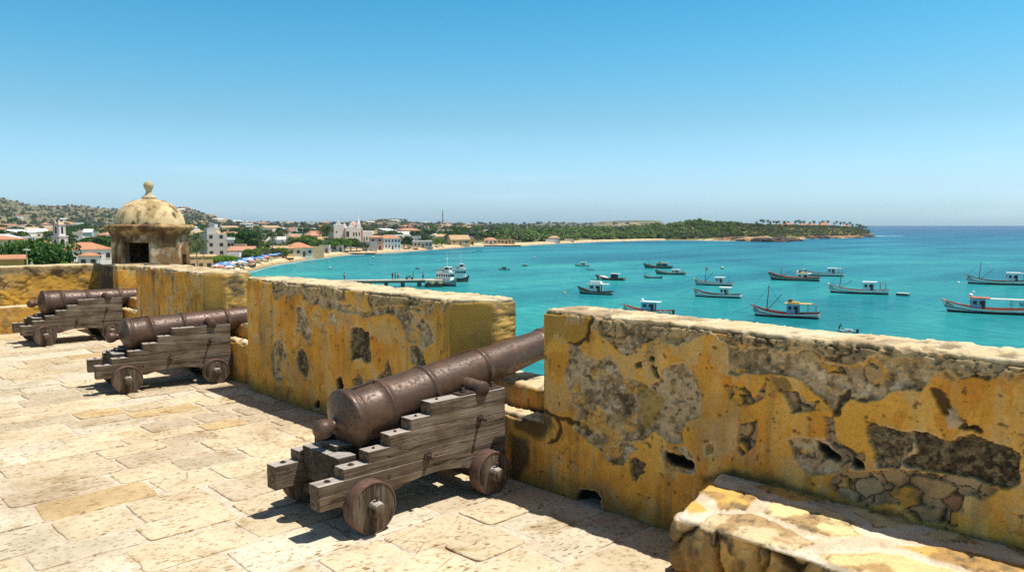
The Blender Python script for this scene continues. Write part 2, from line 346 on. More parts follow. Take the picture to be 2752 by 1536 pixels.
def look(P, N, h=WH, ylim=None, face='wall', patches=True, seed=0, worn=.5, streak=.4, topw=1., panel=None):
    """colour and outward displacement of weathered, plastered rubble masonry"""
    n = len(P); hz = P[:, 2]
    a1 = fbm(P, 1.7, 4, seed+1); a2 = fbm(P, 7., 4, seed+2); a3 = fbm(P, 30., 3, seed+3)
    st = fbm(P*np.array([5., 5., .7]), 2.2, 4, seed+4)
    col = mixc(OCH1, OCH2, ss(.35, .68, a1*.5+a2*.5)); col = mixc(col, OCH3, ss(.52, .72, st)*.55)
    col = mixc(col, MORT, ss(.60, .72, fbm(P, 3.2, 4, seed+8)*.6+a2*.4)*worn)
    d = (a1-.5)*.02+(a2-.5)*.008+(a3-.5)*.0016
    fl = fbm(P*np.array([1, 1, .8]), 5.5, 6, seed+12, .6); f1_ = ss(.565, .575, fl)*worn*1.6; f1_ = np.clip(f1_, 0, 1)
    col = mixc(col, mixc(lin(216, 186, 124)[None]+0*P, lin(196, 164, 116), a3), f1_*.8); d = d-.0022*f1_
    f2_ = ss(.385, .375, fl); col = mixc(col, OCH2*.88, f2_*.6); d = d+.001*f2_
    col = mixc(col, lin(150, 118, 66), ss(.55, .70, fbm(P, 2.6, 5, seed+13))*.40)
    Pk = P+(np.stack([a2, fbm(P, 8, 4, seed+14), fbm(P, 8, 4, seed+15)], 1)-.5)*.30; k1, k2, ki = worley(Pk, 2.3, seed+16)
    ck_ = ss(.014, .002, k2-k1)*ss(.47, .56, fbm(P, 1.9, 3, seed+17)); col = mixc(col, DARK*.75, ck_*.85); d = d-.007*ck_
    halo = ss(.09, .01, k2-k1)*ss(.47, .56, fbm(P, 1.9, 3, seed+17)); col = mixc(col, lin(168, 132, 78), halo*.30)
    # dark streaks running down
    s2 = ss(.60-.1*streak, .74, fbm(P*np.array([9., 9., 1.0]), 1.6, 4, seed+5))*ss(0, .9, fbm(P, 2., 2, seed+6)+.3)
    col = mixc(col, DARK2*.8, s2*streak)
    # foot: damp and soiled
    g = ss(.22, .0, hz-.16*(a2-.5)-.1*(st-.5)); col = mixc(col, MOSS*1.1, g*.55)
    # small pits and lichen
    pit = ss(.735, .78, fbm(P, 24., 3, seed+7)); col = mixc(col, DARK*.9, pit*.75); d -= pit*.004
    if patches:
        inner = N[:, 0] < -.4
        Y = P[:, 1]+(fbm(P, 9., 4, 31)-.5)*.085+(a3-.5)*.02; Z = P[:, 2]+(fbm(P, 9., 4, 32)-.5)*.075+(fbm(P, 30., 3, 36)-.5)*.02
        Pw_ = P+(np.stack([fbm(P, 7, 3, 51), fbm(P, 7, 3, 52), fbm(P, 7, 3, 53)], 1)-.5)*.14; w1, w2, wi = worley(Pw_*np.array([1, .8, 1.25]), 11., 5); v1, v2, vi = worley(P+(a3[:, None]-.5)*.03, 30., 9)
        rough = fbm(P, 38., 3, 33)
        for kind, poly in PATCH:
            bb = inner & (P[:, 1] > poly[:, 0].min()-.12) & (P[:, 1] < poly[:, 0].max()+.12)
            if not bb.any(): continue
            ix = np.where(bb)[0]; sd = sdpoly(Y[ix], Z[ix], poly)
            if kind == 'crack':
                m = ss(.010, .0, sd); col[ix] = mixc(col[ix], DARK*.6, m*.9); d[ix] -= m*.012; continue
            if kind == 'mortar':
                m = ss(.003, -.003, sd); g5 = fbm(P[ix], 19., 5, 54, .62); c = mixc(MORT*1.08, MORT2*.82, ss(.40, .58, fbm(P[ix], 5., 4, 41)*.5+rough[ix]*.5)); c = mixc(c, DARK*.85, ss(.57, .64, g5)*.8); c = mixc(c, lin(214, 196, 166), ss(.42, .36, g5)*.7); c = mixc(c, lin(196, 170, 120), ss(.5, .7, a2[ix])*.5); c = mixc(c, OCH1, ss(.60, .66, fbm(P[ix], 7., 4, 42))*.6)
                c = mixc(c, DARK, ss(.62, .75, fbm(P[ix], 22., 4, 39))*.55)
                dd = -.013-.008*ss(-.0, -.05, sd)+(rough[ix]-.5)*.016-ss(.57, .64, g5)*.009+ss(.42, .36, g5)*.004-(fbm(P[ix], 15., 4, 43) > .62)*.006
            elif kind == 'olive':
                m = ss(.01, -.01, sd)*.75; c = mixc(lin(150, 124, 62)[None]+0*P[ix], lin(176, 140, 66), a1[ix]); dd = d[ix]
            elif kind in ('dark', 'dark2'):
                m = ss(.003, -.003, sd); c = mixc(DARK*1.15 if kind == 'dark' else DARK2, DARK*.4, ss(.14, .0, v2[ix]-v1[ix])*.85); c = mixc(c, lin(150, 132, 100), ss(.54, .60, fbm(P[ix], 34., 4, 55, .65))*.75); c = mixc(c, lin(126, 104, 70), ss(.5, .62, fbm(P[ix], 6., 4, 56))*.5)
                c = mixc(c, DARK2 if kind == 'dark' else CORAL*.75, ss(.55, .8, rough[ix])*.9)
                dd = -.040+.012*ss(0, .3, v2[ix]-v1[ix])+(rough[ix]-.5)*.020+(a2[ix]-.5)*.02+.006*ss(-.02, -.06, sd)
            elif kind == 'hole':
                m = ss(.004, -.008, sd); c = np.tile(DARK*.45, (len(ix), 1)); dd = -.03-.09*ss(0, -.04, sd)
            elif kind == 'coral':
                e = w2[ix]-w1[ix]; m = ss(.005, -.004, sd); pr = fbm(P[ix], 42., 3, 44)
                c = mixc(CORAL*.9, lin(172, 146, 104), wi[ix]); c = mixc(c, DARK2, ss(.42, .66, fbm(P[ix], 12., 4, 45))*.7); c = mixc(c, DARK*.7, ss(.06, .0, e)*.7); c = mixc(c, DARK*.7, ss(.60, .68, pr)*.8); c = mixc(c, CREAM*.8, ss(.60, .75, a2[ix])*.4)
                dd = -.018+.016*ss(0., .10, e)+(wi[ix]-.5)*.022+(fbm(P[ix], 12., 4, 46)-.5)*.035-ss(.60, .68, pr)*.010+.010*ss(0, -.05, sd)
            elif kind == 'rubble':
                e = w2[ix]-w1[ix]; m = ss(.004, -.004, sd); q = wi[ix]
                c = mixc(MORT*.9, STONE*.85, ss(.3, .6, q)); c = mixc(c, OCH1*.8, ss(.78, .84, q)); c = mixc(c, lin(150, 84, 52), ss(.05, .02, q)); c = mixc(c, MORT2*.75, ss(.10, .03, e)*.6); c = mixc(c, DARK*.6, ss(.045, .0, e)*.9); c = mixc(c, DARK2*.9, ss(.46, .62, fbm(P[ix], 9., 4, 47))*.65)
                dd = -.046+.024*ss(.0, .09, e)+(q-.5)*.036+(fbm(P[ix], 14., 4, 48)-.5)*.030+(rough[ix]-.5)*.010
            elif kind == 'stone':
                m = ss(.004, -.004, sd); c = mixc(lin(206, 176, 140)[None]+0*P[ix], MORT, rough[ix]); dd = .006+.014*ss(0, -.04, sd)
            elif kind == 'stonepl':
                m = ss(.01, -.01, sd)*.9; c = mixc(lin(196, 156, 82)[None]+0*P[ix], DARK2, ss(.5, .8, rough[ix])*.5); dd = -.01+(rough[ix]-.5)*.014
            elif kind == 'algae':
                m = ss(.03, -.03, sd)*.85; c = mixc(MOSS[None]+0*P[ix], DARK*.6, a2[ix]); dd = d[ix]
            col[ix] = mixc(col[ix], c, m); d[ix] = d[ix]*(1-m)+dd*m
            if kind in ('dark', 'dark2', 'hole', 'mortar'):   # broken plaster lip
                lip = np.exp(-((sd-.006)/.005)**2)*ss(.35, .6, a2[ix]); col[ix] = mixc(col[ix], lin(214, 192, 150), lip*.7)
    # generic crumbling below the top edge
    tw = ss(h-.14, h-.02, hz+(a2-.5)*.22+(a1-.5)*.1)*topw
    if topw > 0:
        e1, e2, ei = worley(P+(np.stack([a2, a3, a1], 1)-.5)*.12, 8., seed+21); e = e2-e1
        cc = mixc(CORAL*.85, DARK*.75, ss(.06, .0, e)*.8); cc = mixc(cc, DARK2, ss(.5, .72, a3)*.6); cc = mixc(cc, CORAL, ss(.3, .7, ei)*.4)
        tt = tw*ss(.44, .50, fbm(P, 4.5, 3, seed+22)); pr = fbm(P, 40., 3, seed+24)
        cc = mixc(cc, DARK*.7, ss(.60, .68, pr)*.8)
        col = mixc(col, cc, tt*.9); d = d*(1-tt)+tt*(-.008+.010*ss(0, .1, e)+(ei-.5)*.020+(fbm(P, 12., 4, seed+29)-.5)*.03-.008*ss(.60, .68, pr))
    if panel:
        en = N[:, 1] < -.6; m = en*ss(panel+.03, panel-.03, P[:, 0])*(.85)
        col = mixc(col, mixc(lin(184, 146, 72)[None]+0*P, lin(204, 160, 76), a1), m); d = d*(1-m)
        m = en*ss(panel-.02, panel+.04, P[:, 0]); e1, e2, ei = worley(P*np.array([1., 1., .8]), 15., seed+25)
        c = mixc(mixc(lin(214, 178, 106)[None]+0*P, lin(206, 160, 74), a2), DARK2, ss(.46, .62, fbm(P, 8, 4, seed+26)+.22*(hz-.7))*.85); col = mixc(col, c, m); d = d*(1-m)+m*((a3-.5)*.02+(a2-.5)*.02-.012*ss(.12, .0, e2-e1))
    # flat tops: pale lime render worn to stone
    up = ss(.55, .85, N[:, 2])
    t4 = fbm(P, 3.4, 5, seed+27, .6); t5 = fbm(P, 13., 4, seed+23); ct = mixc(CREAM, lin(214, 190, 148), ss(.42, .6, a2)); ct = mixc(ct, lin(158, 136, 104), ss(.52, .64, t4)*.75); ct = mixc(ct, DARK2*.9, ss(.58, .68, t5)*.75)
    lf_ = ss(.50, .508, t4); ct = mixc(ct, ct*1.08, lf_)
    col = mixc(col, ct, up*.97); d = d*(1-up)+up*((a2-.5)*.014+(a3-.5)*.010+(a1-.5)*.016+lf_*.006-.010*ss(.58, .68, t5))
    ed_ = np.clip(1-np.abs(N[:, 2]-.6)/.42, 0, 1)*(N[:, 2] > .08)*ss(.46, .56, fbm(P, 6.5, 4, seed+28)); d = d-.020*ed_; col = mixc(col, mixc(lin(150, 128, 94)[None]+0*P, DARK*.9, ss(.45, .6, a3)), ed_*.9)
    return col, d

def axis(pts):                                           # [(start, end, step), ...] -> coordinates
    o = [pts[0][0]]
    for a, b, st in pts:
        k = max(1, int(round(abs(b-a)/st))); o += list(np.linspace(a, b, k+1)[1:])
    return np.array(o)
def rock_box(name, X, Y, Z, rad, lookf, mat_, parent=None, shear=None, skip=('-z',)):
    lo = np.array([X[0], Y[0], Z[0]]); hi = np.array([X[-1], Y[-1], Z[-1]])
    V = []; Q = []; b = 0
    def grid(A, B, mk, flip):
        nonlocal b
        na, nb = len(A), len(B); a, c = np.meshgrid(A, B, indexing='ij')
        V.append(mk(a.ravel(), c.ravel()))
        i = np.arange(na*nb).reshape(na, nb)
        q = np.stack([i[:-1, :-1], i[1:, :-1], i[1:, 1:], i[:-1, 1:]], -1).reshape(-1, 4)+b
        Q.append(q[:, ::-1] if flip else q); b += na*nb
    if '-x' not in skip: grid(Y, Z, lambda a, c: np.stack([np.full_like(a, lo[0]), a, c], 1), True)
    if '+x' not in skip: grid(Y, Z, lambda a, c: np.stack([np.full_like(a, hi[0]), a, c], 1), False)
    if '-y' not in skip: grid(X, Z, lambda a, c: np.stack([a, np.full_like(a, lo[1]), c], 1), False)
    if '+y' not in skip: grid(X, Z, lambda a, c: np.stack([a, np.full_like(a, hi[1]), c], 1), True)
    if '+z' not in skip: grid(X, Y, lambda a, c: np.stack([a, c, np.full_like(a, hi[2])], 1), False)
    if '-z' not in skip: grid(X, Y, lambda a, c: np.stack([a, c, np.full_like(a, lo[2])], 1), True)
    V = np.concatenate(V); Q = np.concatenate(Q)
    key = np.round(V*1e5).astype(np.int64)
    _, first, inv = np.unique(key, axis=0, return_index=True, return_inverse=True)
    V = V[first]; Q = inv.ravel()[Q]
    l2 = lo+rad; h2 = hi-rad; l2[2] = lo[2]                # keep the foot square
    core = np.clip(V, l2, h2); dv = V-core; L = np.linalg.norm(dv, axis=1); L[L == 0] = 1
    N = dv/L[:, None]; onb = (V[:, 2] <= lo[2]+1e-6)
    P = core+N*rad
    z0 = np.abs(N).sum(1) == 0; P[z0] = V[z0]; P[onb, 2] = lo[2]
    col, d = lookf(P, N)
    P = P+N*d[:, None]
    if shear is not None: P = shear(P)
    return npmesh(name, P, Q, mat_, parent, col)

# masonry material: painted detail in 'Col', fine grain and pores here
def masonry(name, bs=1., rough=.92):
    t = NT(name); a = t.n('ShaderNodeAttribute', attribute_name='Col')
    v = t.coord('Object'); n1 = t.noise(v, 55, 5, .65); n2 = t.noise(v, 210, 3, .6); n3 = t.noise(v, 9, 5, .6)
    c = t.mul(a.outputs['Color'], t.ramp(n1, [(.25, (.74,)*3), (.5, (1.,)*3), (.8, (1.2,)*3)]))
    c = t.mul(c, t.ramp(n3, [(.3, (.90, .88, .86)), (.7, (1.07, 1.06, 1.04))]))
    spk = t.noise(v, 75, 2, .5); c = t.mul(c, t.ramp(spk, [(.24, (.45, .40, .34)), (.33, (1, 1, 1))]))
    b1 = t.bump(n1, .5*bs, .006); t.bump(n2, .35*bs, .0025, b1)
    return t.out(c, rough, spec=.25)
M_WALL = masonry('weathered_masonry')
parapet = empty('parapet_wall', (WX, 5, 0), 0, 'long battered ochre parapet of the fort with cannon openings, pale worn top', 'wall')
def child_at(o, parent):                                 # keep world geometry while parenting to a moved empty
    o.parent = parent; o.matrix_parent_inverse = Matrix.Translation(parent.location).inverted(); return o
def merlon(y0, y1, th, ys, xs, zs, seed, label, shear=None, **kw):
    X = axis([(WX, WX+.04, xs), (WX+.04, WX+th, max(xs, .03))]); Y = axis(ys); Zc = axis([(-.02, WH, zs)])
    o = rock_box('merlon', X, Y, Zc, .042, lambda P, N: look(P, N, seed=seed, **kw), M_WALL, shear=shear)
    tag(o, label); return child_at(o, parapet)
merlon(-3, 3.62, .40, [(-3, .35, .06), (.35, 3.62, .0065)], .010, .0065, 0, 'nearest merlon with large patches of lost plaster and dark stone', streak=.38, worn=.45)
def splay(y0, yi, yt, xt, w_):                            # embrasure cheek opens toward the gunner
    def f(P):
        P = P.copy(); k = np.clip((P[:, 0]-WX)/(xt-WX), 0, 1); ye = yi*(1-k)+yt*k
        P[:, 1] += (ye-y0)*np.clip(1-(P[:, 1]-y0)/w_, 0, 1)**1.5; return P
    return f
merlon(4.30, 8.10, .48, [(4.30, 8.10, .010)], .010, .010, 40, 'middle merlon with dark patches behind the nearest cannon', shear=splay(4.30, 4.585, 4.335, 4.0, .5), streak=.3, worn=.5, panel=4.0)
merlon(9.10, 11.58, .58, [(9.10, 11.58, .016)], .016, .016, 80, 'streaked merlon between the two farther cannons', shear=splay(9.10, 9.24, 9.12, 3.98, .4), patches=False, streak=1., worn=.9, panel=3.98)
def sill(y0, y1, seed, res, dx=0.):
    kw = dict(patches=True, seed=seed, worn=.6, streak=.4, topw=.0)
    Y = axis([(y0-.06, y1+.30, res)])
    lf = lambda h: (lambda P, N: look(P, N, h=h, **kw))
    o = rock_box('embrasure_sill', axis([(WX+.004+dx, WX+.20+dx*.8, .015)]), Y, axis([(-.02, .475, res)]), .05, lf(.475), M_WALL); child_at(o, parapet)
    s = rock_box('embrasure_sill', axis([(WX+.19+dx*.8, WX+.60+dx*.2, .018)]), Y, axis([(-.02, .64, .02)]), .03, lf(.64), M_WALL); child_at(s, parapet)
sill(3.62, 4.40, 300, .011); sill(8.10, 9.0, 330, .016, .12); sill(11.58, 13.5, 360, .02, .36)
X = axis([(4.15, 4.60, .02)]); o = rock_box('merlon', X, axis([(13.65, 13.86, .02)]), axis([(-.02, 1.16, .02)]), .03, lambda P, N: look(P, N, h=1.16, seed=120, patches=False, streak=.3, worn=1.), M_WALL); tag(o, 'short end merlon beside the sentry box'); child_at(o, parapet)

# ledge (banquette) at the near right
def ledge_look(P, N):
    a1 = fbm(P, 1.6, 4, 501); a2 = fbm(P, 7, 4, 502); a3 = fbm(P, 32, 3, 503); a4 = fbm(P, 14, 4, 512)
    Pw = P+(np.stack([fbm(P, 4, 3, 504), fbm(P, 4, 3, 505), fbm(P, 4, 3, 506)], 1)-.5)*.16
    e1, e2, ei = worley(Pw*np.array([1., .75, 1.1]), 2.7, 507); e = e2-e1
    st = mixc(lin(232, 206, 152), lin(220, 176, 98), ss(.6, .72, ei)); st = mixc(st, lin(214, 192, 156), ss(.3, .15, ei))
    st = mixc(st, lin(160, 128, 82), ss(.46, .60, a2)*.75); st = mixc(st, DARK2, ss(.56, .64, a4*.5+a1*.5)*.7); pit = ss(.60, .67, fbm(P, 24, 3, 509)*.6+a2*.4)
    st = mixc(st, DARK2*.9, pit*.7)
    mo = mixc(lin(232, 214, 188), lin(210, 190, 162), ss(.4, .6, a2)); jm = ss(.20, .10, e+(a4-.5)*.1)
    col = mixc(st, mo, jm); cr = ss(.018, .0, np.abs(e+(a4-.5)*.1-.20))*ss(.42, .55, fbm(P, 3.5, 3, 510)); col = mixc(col, DARK*.8, cr*.85)
    side = ss(.55, .25, N[:, 2])
    b1_, b2_, bi = worley(Pw*np.array([1., 1., 1.]), 4.2, 515); be = b2_-b1_
    blk = mixc(lin(206, 168, 104), lin(150, 122, 84), ss(.3, .6, bi)); blk = mixc(blk, DARK2*.9, ss(.42, .56, a2)*.85); blk = mixc(blk, DARK*.6, ss(.50, .58, a4*.6+a2*.4)*.85); blk = mixc(blk, DARK*.5, ss(.06, .01, be)*.95); blk = mixc(blk, lin(218, 190, 130), ss(.45, .35, a4)*.5)
    up_ = ss(.25, .40, P[:, 2]+(a1-.5)*.12); blk = mixc(mixc(lin(196, 146, 72), lin(160, 120, 66), ss(.4, .6, a2)), blk, .35+.65*up_)
    col = mixc(col, blk, side)
    d = (a1-.5)*.03+(a2-.5)*.012+(a3-.5)*.005-jm*.006-pit*.008-cr*.010+side*((bi-.5)*.05+(a2-.5)*.05+(a4-.5)*.03-.035*ss(.05, .0, be)+.035*ss(0, .22, be)-.03+(a3-.5)*.010)
    return col, d
def bshear(P):                                            # the end is broken off at an angle, front edge slightly skew
    P = P.copy(); k = (WX-P[:, 0])/.72
    P[:, 1] -= k*.20*ss(1.6, 2.25, P[:, 1])
    return P
o = rock_box('stone_ledge', axis([(3.03, 3.80, .012)]), axis([(-2.6, .5, .06), (.5, 2.25, .009)]), axis([(-.02, .44, .009)]), .032, ledge_look, M_WALL, shear=bshear)
tag(o, 'low ledge of rough pale stones and lime mortar against the nearest ochre wall', 'ledge')

# far side wall of the terrace, rough stone, with its own low ledge
def rub_look(seed, h, ych=.55):
    def f(P, N):
        Pw = P+(np.stack([fbm(P, 4, 3, seed+4), fbm(P, 4, 3, seed+5), fbm(P, 4, 3, seed+6)], 1)-.5)*.16
        e1, e2, ei = worley(Pw*np.array([.8, .8, 1.7]), 5.2, seed); e = e2-e1
        a1 = fbm(P, 1.3, 4, seed+1); a2 = fbm(P, 6, 4, seed+2); a3 = fbm(P, 22, 3, seed+3)
        cover = ss(.62, .48, a1*.6+a2*.4)*ych+.25                      # where plaster still covers the stones
        c = mixc(STONE*.9, lin(170, 140, 84), ei); c = mixc(c, lin(208, 160, 62), ss(.3, .6, fbm(P, 2.1, 3, seed+9))*.75)
        c = mixc(c, DARK, ss(.10, .0, e)*(1-cover)*.65); c = mixc(c, lin(206, 158, 66), cover*.6); c = mixc(c, DARK2*.8, ss(.58, .7, a2)*.45)
        tw = ss(h-.2, h-.1, P[:, 2]+(a2-.5)*.1); c = mixc(c, mixc(lin(150, 130, 98), DARK2*.8, ss(.4, .7, a2)), tw*.85)
        up = ss(.6, .85, N[:, 2]); c = mixc(c, mixc(CREAM, lin(206, 184, 140), a2), up*.9)
        d = (a1-.5)*.05+(1-cover)*(ss(0, .14, e)*.022+(ei-.5)*.035-.02)+(a3-.5)*.014+(a2-.5)*.04
        return c, d*(1-up*.6)
    return f
side = empty('rubble_wall', (0, 15.3, 0), 0, 'rough rubble wall with a low ledge at the far end of the terrace', 'wall')
o = rock_box('wall', axis([(-3, 2.2, .06), (2.2, 4.45, .017)]), axis([(15.30, 15.75, .03)]), axis([(.3, 1.115, .017)]), .05, rub_look(600, 1.115), M_WALL); child_at(o, side)
o = rock_box('ledge', axis([(-3, 2.2, .06), (2.2, 4.3, .018)]), axis([(15.02, 15.36, .02)]), axis([(-.02, .46, .018)]), .04, rub_look(650, .6), M_WALL); child_at(o, side)

# sentry box on its corner base
SB = Vector((5.2, 15.1, 0)); SR = .742; dirc = math.atan2(-SB.y, -SB.x)
sent = empty('sentry_box', (SB.x, SB.y, 0), dirc, 'domed octagonal stone sentry box with dark doorway and ball finial', 'sentry box')
GRY = lin(152, 118, 82); GRY2 = lin(140, 104, 70); SAND = lin(208, 188, 152); YEL = lin(228, 206, 164)
def sent_look(seed, kind):
    DARK = lin(100, 70, 48); DARK2 = lin(140, 106, 72)
    def f(P):
        a1 = fbm(P, 2.2, 4, seed+1); a2 = fbm(P, 8, 4, seed+2); a3 = fbm(P, 28, 3, seed+3)
        if kind == 'dome':
            c = mixc(YEL, lin(214, 184, 132), a1); c = mixc(c, lin(150, 128, 84), ss(.50, .62, a1*.55+a2*.45)*.7); c = mixc(c, DARK*.6, ss(.57, .62, fbm(P*np.array([1., 1., .8]), 4.2, 6, seed+7, .62))*.9); c = mixc(c, DARK*.8, ss(.62, .66, fbm(P*np.array([2.5, 2.5, .6]), 4., 5, seed+10))*.6)
        elif kind == 'cornice':
            c = mixc(lin(190, 158, 108), lin(120, 92, 62), ss(.4, .62, a2)); c = mixc(c, DARK*.8, ss(.50, .60, fbm(P, 5, 5, seed+6))*.75)
        else:
            c = mixc(SAND*.9, GRY, ss(.40, .52, a1*.5+a2*.5)); c = mixc(c, GRY2*.75, ss(.50, .58, fbm(P, 3., 6, seed+8, .6))); c = mixc(c, DARK*.7, ss(.56, .62, fbm(P*np.array([1, 1, .6]), 5., 5, seed+11))*.7)
            e1, e2, ei = worley(P, 6.5, seed+9); c = mixc(c, lin(168, 160, 140), ss(.72, .8, ei)*ss(.35, .2, e1)*.7); c = mixc(c, DARK*.7, ss(.07, .0, e2-e1)*.35)
        c = mixc(c, DARK*.8, ss(.70, .78, fbm(P, 20, 3, seed+5))*.6)
        return c, (a1-.5)*.02+(a2-.5)*.012+(a3-.5)*.008
    return f
def grid_panel(V, F_, A, B, C_, D_, na, nb):              # subdivided quad A-B-C-D appended to lists
    b = len(V)
    for i in range(na+1):
        for j in range(nb+1):
            s_, t_ = i/na, j/nb
            V.append(tuple((A*(1-s_)+B*s_)*(1-t_)+(D_*(1-s_)+C_*s_)*t_))
    for i in range(na):
        for j in range(nb):
            F_.append((b+i*(nb+1)+j, b+(i+1)*(nb+1)+j, b+(i+1)*(nb+1)+j+1, b+i*(nb+1)+j+1))
def finish(name, V, F_, lk, parent, nrm_c=None, amp=1.):
    V = np.array(V, float); bm = bmesh.new()
    vs_ = [bm.verts.new(v) for v in V]; 
    for f in F_: bm.faces.new([vs_[i] for i in f])
    bmesh.ops.remove_doubles(bm, verts=bm.verts, dist=1e-4); bmesh.ops.recalc_face_normals(bm, faces=bm.faces)
    bm.normal_update(); P = np.array([v.co[:] for v in bm.verts]); N = np.array([v.normal[:] for v in bm.verts])
    c, d = lk(P); 
    for v, p in zip(bm.verts, P+N*(d*amp)[:, None]): v.co = p
    me = bpy.data.meshes.new(name); bm.to_mesh(me); bm.free(); me.materials.append(M_WALL)
    me.polygons.foreach_set('use_smooth', np.ones(len(me.polygons), bool))
    a = me.color_attributes.new('Col', 'FLOAT_COLOR', 'POINT'); cc = np.ones((len(P), 4), np.float32); cc[:, :3] = c; a.data.foreach_set('color', cc.ravel())
    return link(bpy.data.objects.new(name, me), parent)
def oct_pt(k, r, z): w_ = R(45*k); return Vector((r*math.cos(w_), r*math.sin(w_), z))
sent.scale = (.885, .885, 1)
# walls: facets between vertex k and k+1 (vertex 0 points at the camera); facet -1 (k=7->8) is to its right... 
V = []; F_ = []; V2 = []; F2 = []
zb, zt = -1.2, 1.66; RI = SR-.13
for k in range(8):
    A, B = oct_pt(k, SR, 0), oct_pt(k+1, SR, 0); Ai, Bi = oct_pt(k, RI, 0), oct_pt(k+1, RI, 0)
    holes = {7: (.10, .93, -.7, 1.50), 1: (.34, .70, .86, 1.27)}.get(k)   # (s0, s1, z0, z1)
    def pnl(a0, a1, z0, z1, inner):
        if a1-a0 < 1e-4 or z1-z0 < 1e-4: return
        p, q = (Ai, Bi) if inner else (A, B); P0, P1 = p.lerp(q, a0), p.lerp(q, a1); u3 = Vector((0, 0, 1))
        grid_panel(V, F_, P0+u3*z0, P1+u3*z0, P1+u3*z1, P0+u3*z1, max(1, int((a1-a0)*26)), max(1, int((z1-z0)*40)))
    for inner in (False, True):
        if holes is None: pnl(0, 1, zb, zt, inner)
        else:
            s0, s1, h0, h1 = holes
            pnl(0, s0, zb, zt, inner); pnl(s1, 1, zb, zt, inner); pnl(s0, s1, zb, h0, inner); pnl(s0, s1, h1, zt, inner)
    if holes:
        s0, s1, h0, h1 = holes; u3 = Vector((0, 0, 1))
        for (sa, za, sb_, zb_) in ((s0, h0, s0, h1), (s1, h0, s1, h1), (s0, h0, s1, h0), (s0, h1, s1, h1)):
            p0, p1 = A.lerp(B, sa)+u3*za, A.lerp(B, sb_)+u3*zb_; q0, q1 = Ai.lerp(Bi, sa)+u3*za, Ai.lerp(Bi, sb_)+u3*zb_
            grid_panel(V, F_, p0, p1, q1, q0, 10, 4)
finish('wall', V, F_, sent_look(700, 'wall'), sent)
V = []; F_ = []
prof = [(.70, 1.60), (.76, 1.645), (.79, 1.70), (.86, 1.735), (.872, 1.79), (.85, 1.812), (.66, 1.83)]
def oct_rev(prof, sub=20, rnd=.0):
    for (r0, z0), (r1, z1) in zip(prof[:-1], prof[1:]):
        for k in range(8):
            grid_panel(V, F_, oct_pt(k, r0, z0), oct_pt(k+1, r0, z0), oct_pt(k+1, r1, z1), oct_pt(k, r1, z1), sub, max(1, int(math.hypot(r1-r0, z1-z0)/.022)))
oct_rev(prof); finish('cornice', V, F_, sent_look(740, 'cornice'), sent, amp=1.)
V = []; F_ = []
dz0 = 1.80; DR = .70; DH = .50; dpr = []
for j in range(17):
    w_ = j/16*R(90); dpr.append((max(DR*math.cos(w_)**.9, .004), dz0+DH*math.sin(w_)))
oct_rev(dpr, 24)
# soften the eight ribs toward a round plan
V = [tuple(Vector((v[0], v[1], 0)).normalized()*(0.5*math.hypot(v[0], v[1])+0.5*DR*max(0, 1-((v[2]-dz0)/DH)**2)**.45*.97)+Vector((0, 0, v[2]))) if math.hypot(v[0], v[1]) > .03 else v for v in V]
finish('dome', V, F_, sent_look(780, 'dome'), sent)
mb = MB(); mb.lathe([(.130, 2.24), (.130, 2.295), (.115, 2.30), (.145, 2.31), (.145, 2.325), (.12, 2.34), (.075, 2.375), (.054, 2.42), (.060, 2.455), (.078, 2.48), (.096, 2.515), (.098, 2.55), (.088, 2.585), (.056, 2.613), (.02, 2.622)], 24)
FINM = simple('finial_stone', tuple(lin(196, 178, 142)), .9, .25, 6, .5, 30, .01, spec=.2)
mb.build('finial', FINM, sent)
mb = MB(); mb.lathe([(.66, -1.2), (.66, -.75)], 8); mb.build('floor', FINM, sent)
# battered corner base under the box
base = empty('corner_buttress', (4.3, 14.2, 0), 0, 'dark battered stone base between the far wall and the sentry box', 'buttress')
def but_look(P, N):
    a1 = fbm(P, 2.4, 4, 801); a2 = fbm(P, 9, 4, 802); c = mixc(lin(96, 88, 70), lin(70, 64, 52), ss(.35, .65, a1)); c = mixc(c, lin(140, 122, 88), ss(.58, .7, a2)*.6)
    return c, (a1-.5)*.03+(a2-.5)*.015
def bsh(P): P = P.copy(); P[:, 1] += np.where(P[:, 1] > 14.2, (1.2-P[:, 2])*.3, 0); P[:, 0] -= (1.2-P[:, 2])*.03; return P
o = rock_box('block', axis([(4.17, 5.0, .03)]), axis([(13.84, 14.6, .025)]), axis([(-.02, 1.14, .025)]), .03, but_look, M_WALL, shear=bsh); child_at(o, base)
o = rock_box('block', axis([(4.2, 5.9, .06)]), axis([(14.3, 15.9, .06)]), axis([(-8, -.6, .25)]), .03, but_look, M_WALL); child_at(o, base)

# fort body under the terrace
def body_look(P, N):
    a1 = fbm(P, .5, 4, 901); a2 = fbm(P, 3, 4, 902); return mixc(STONE*.8, DARK2, ss(.35, .65, a1*.5+a2*.5)), (a1-.5)*.1
o = rock_box('fort_rampart', axis([(-9, 4.3, .5)]), axis([(-9, 15.72, .5)]), axis([(-13.4, -.05, .5)]), .05, body_look, M_WALL)
tag(o, 'massive stone rampart carrying the terrace above the bay', 'rampart')

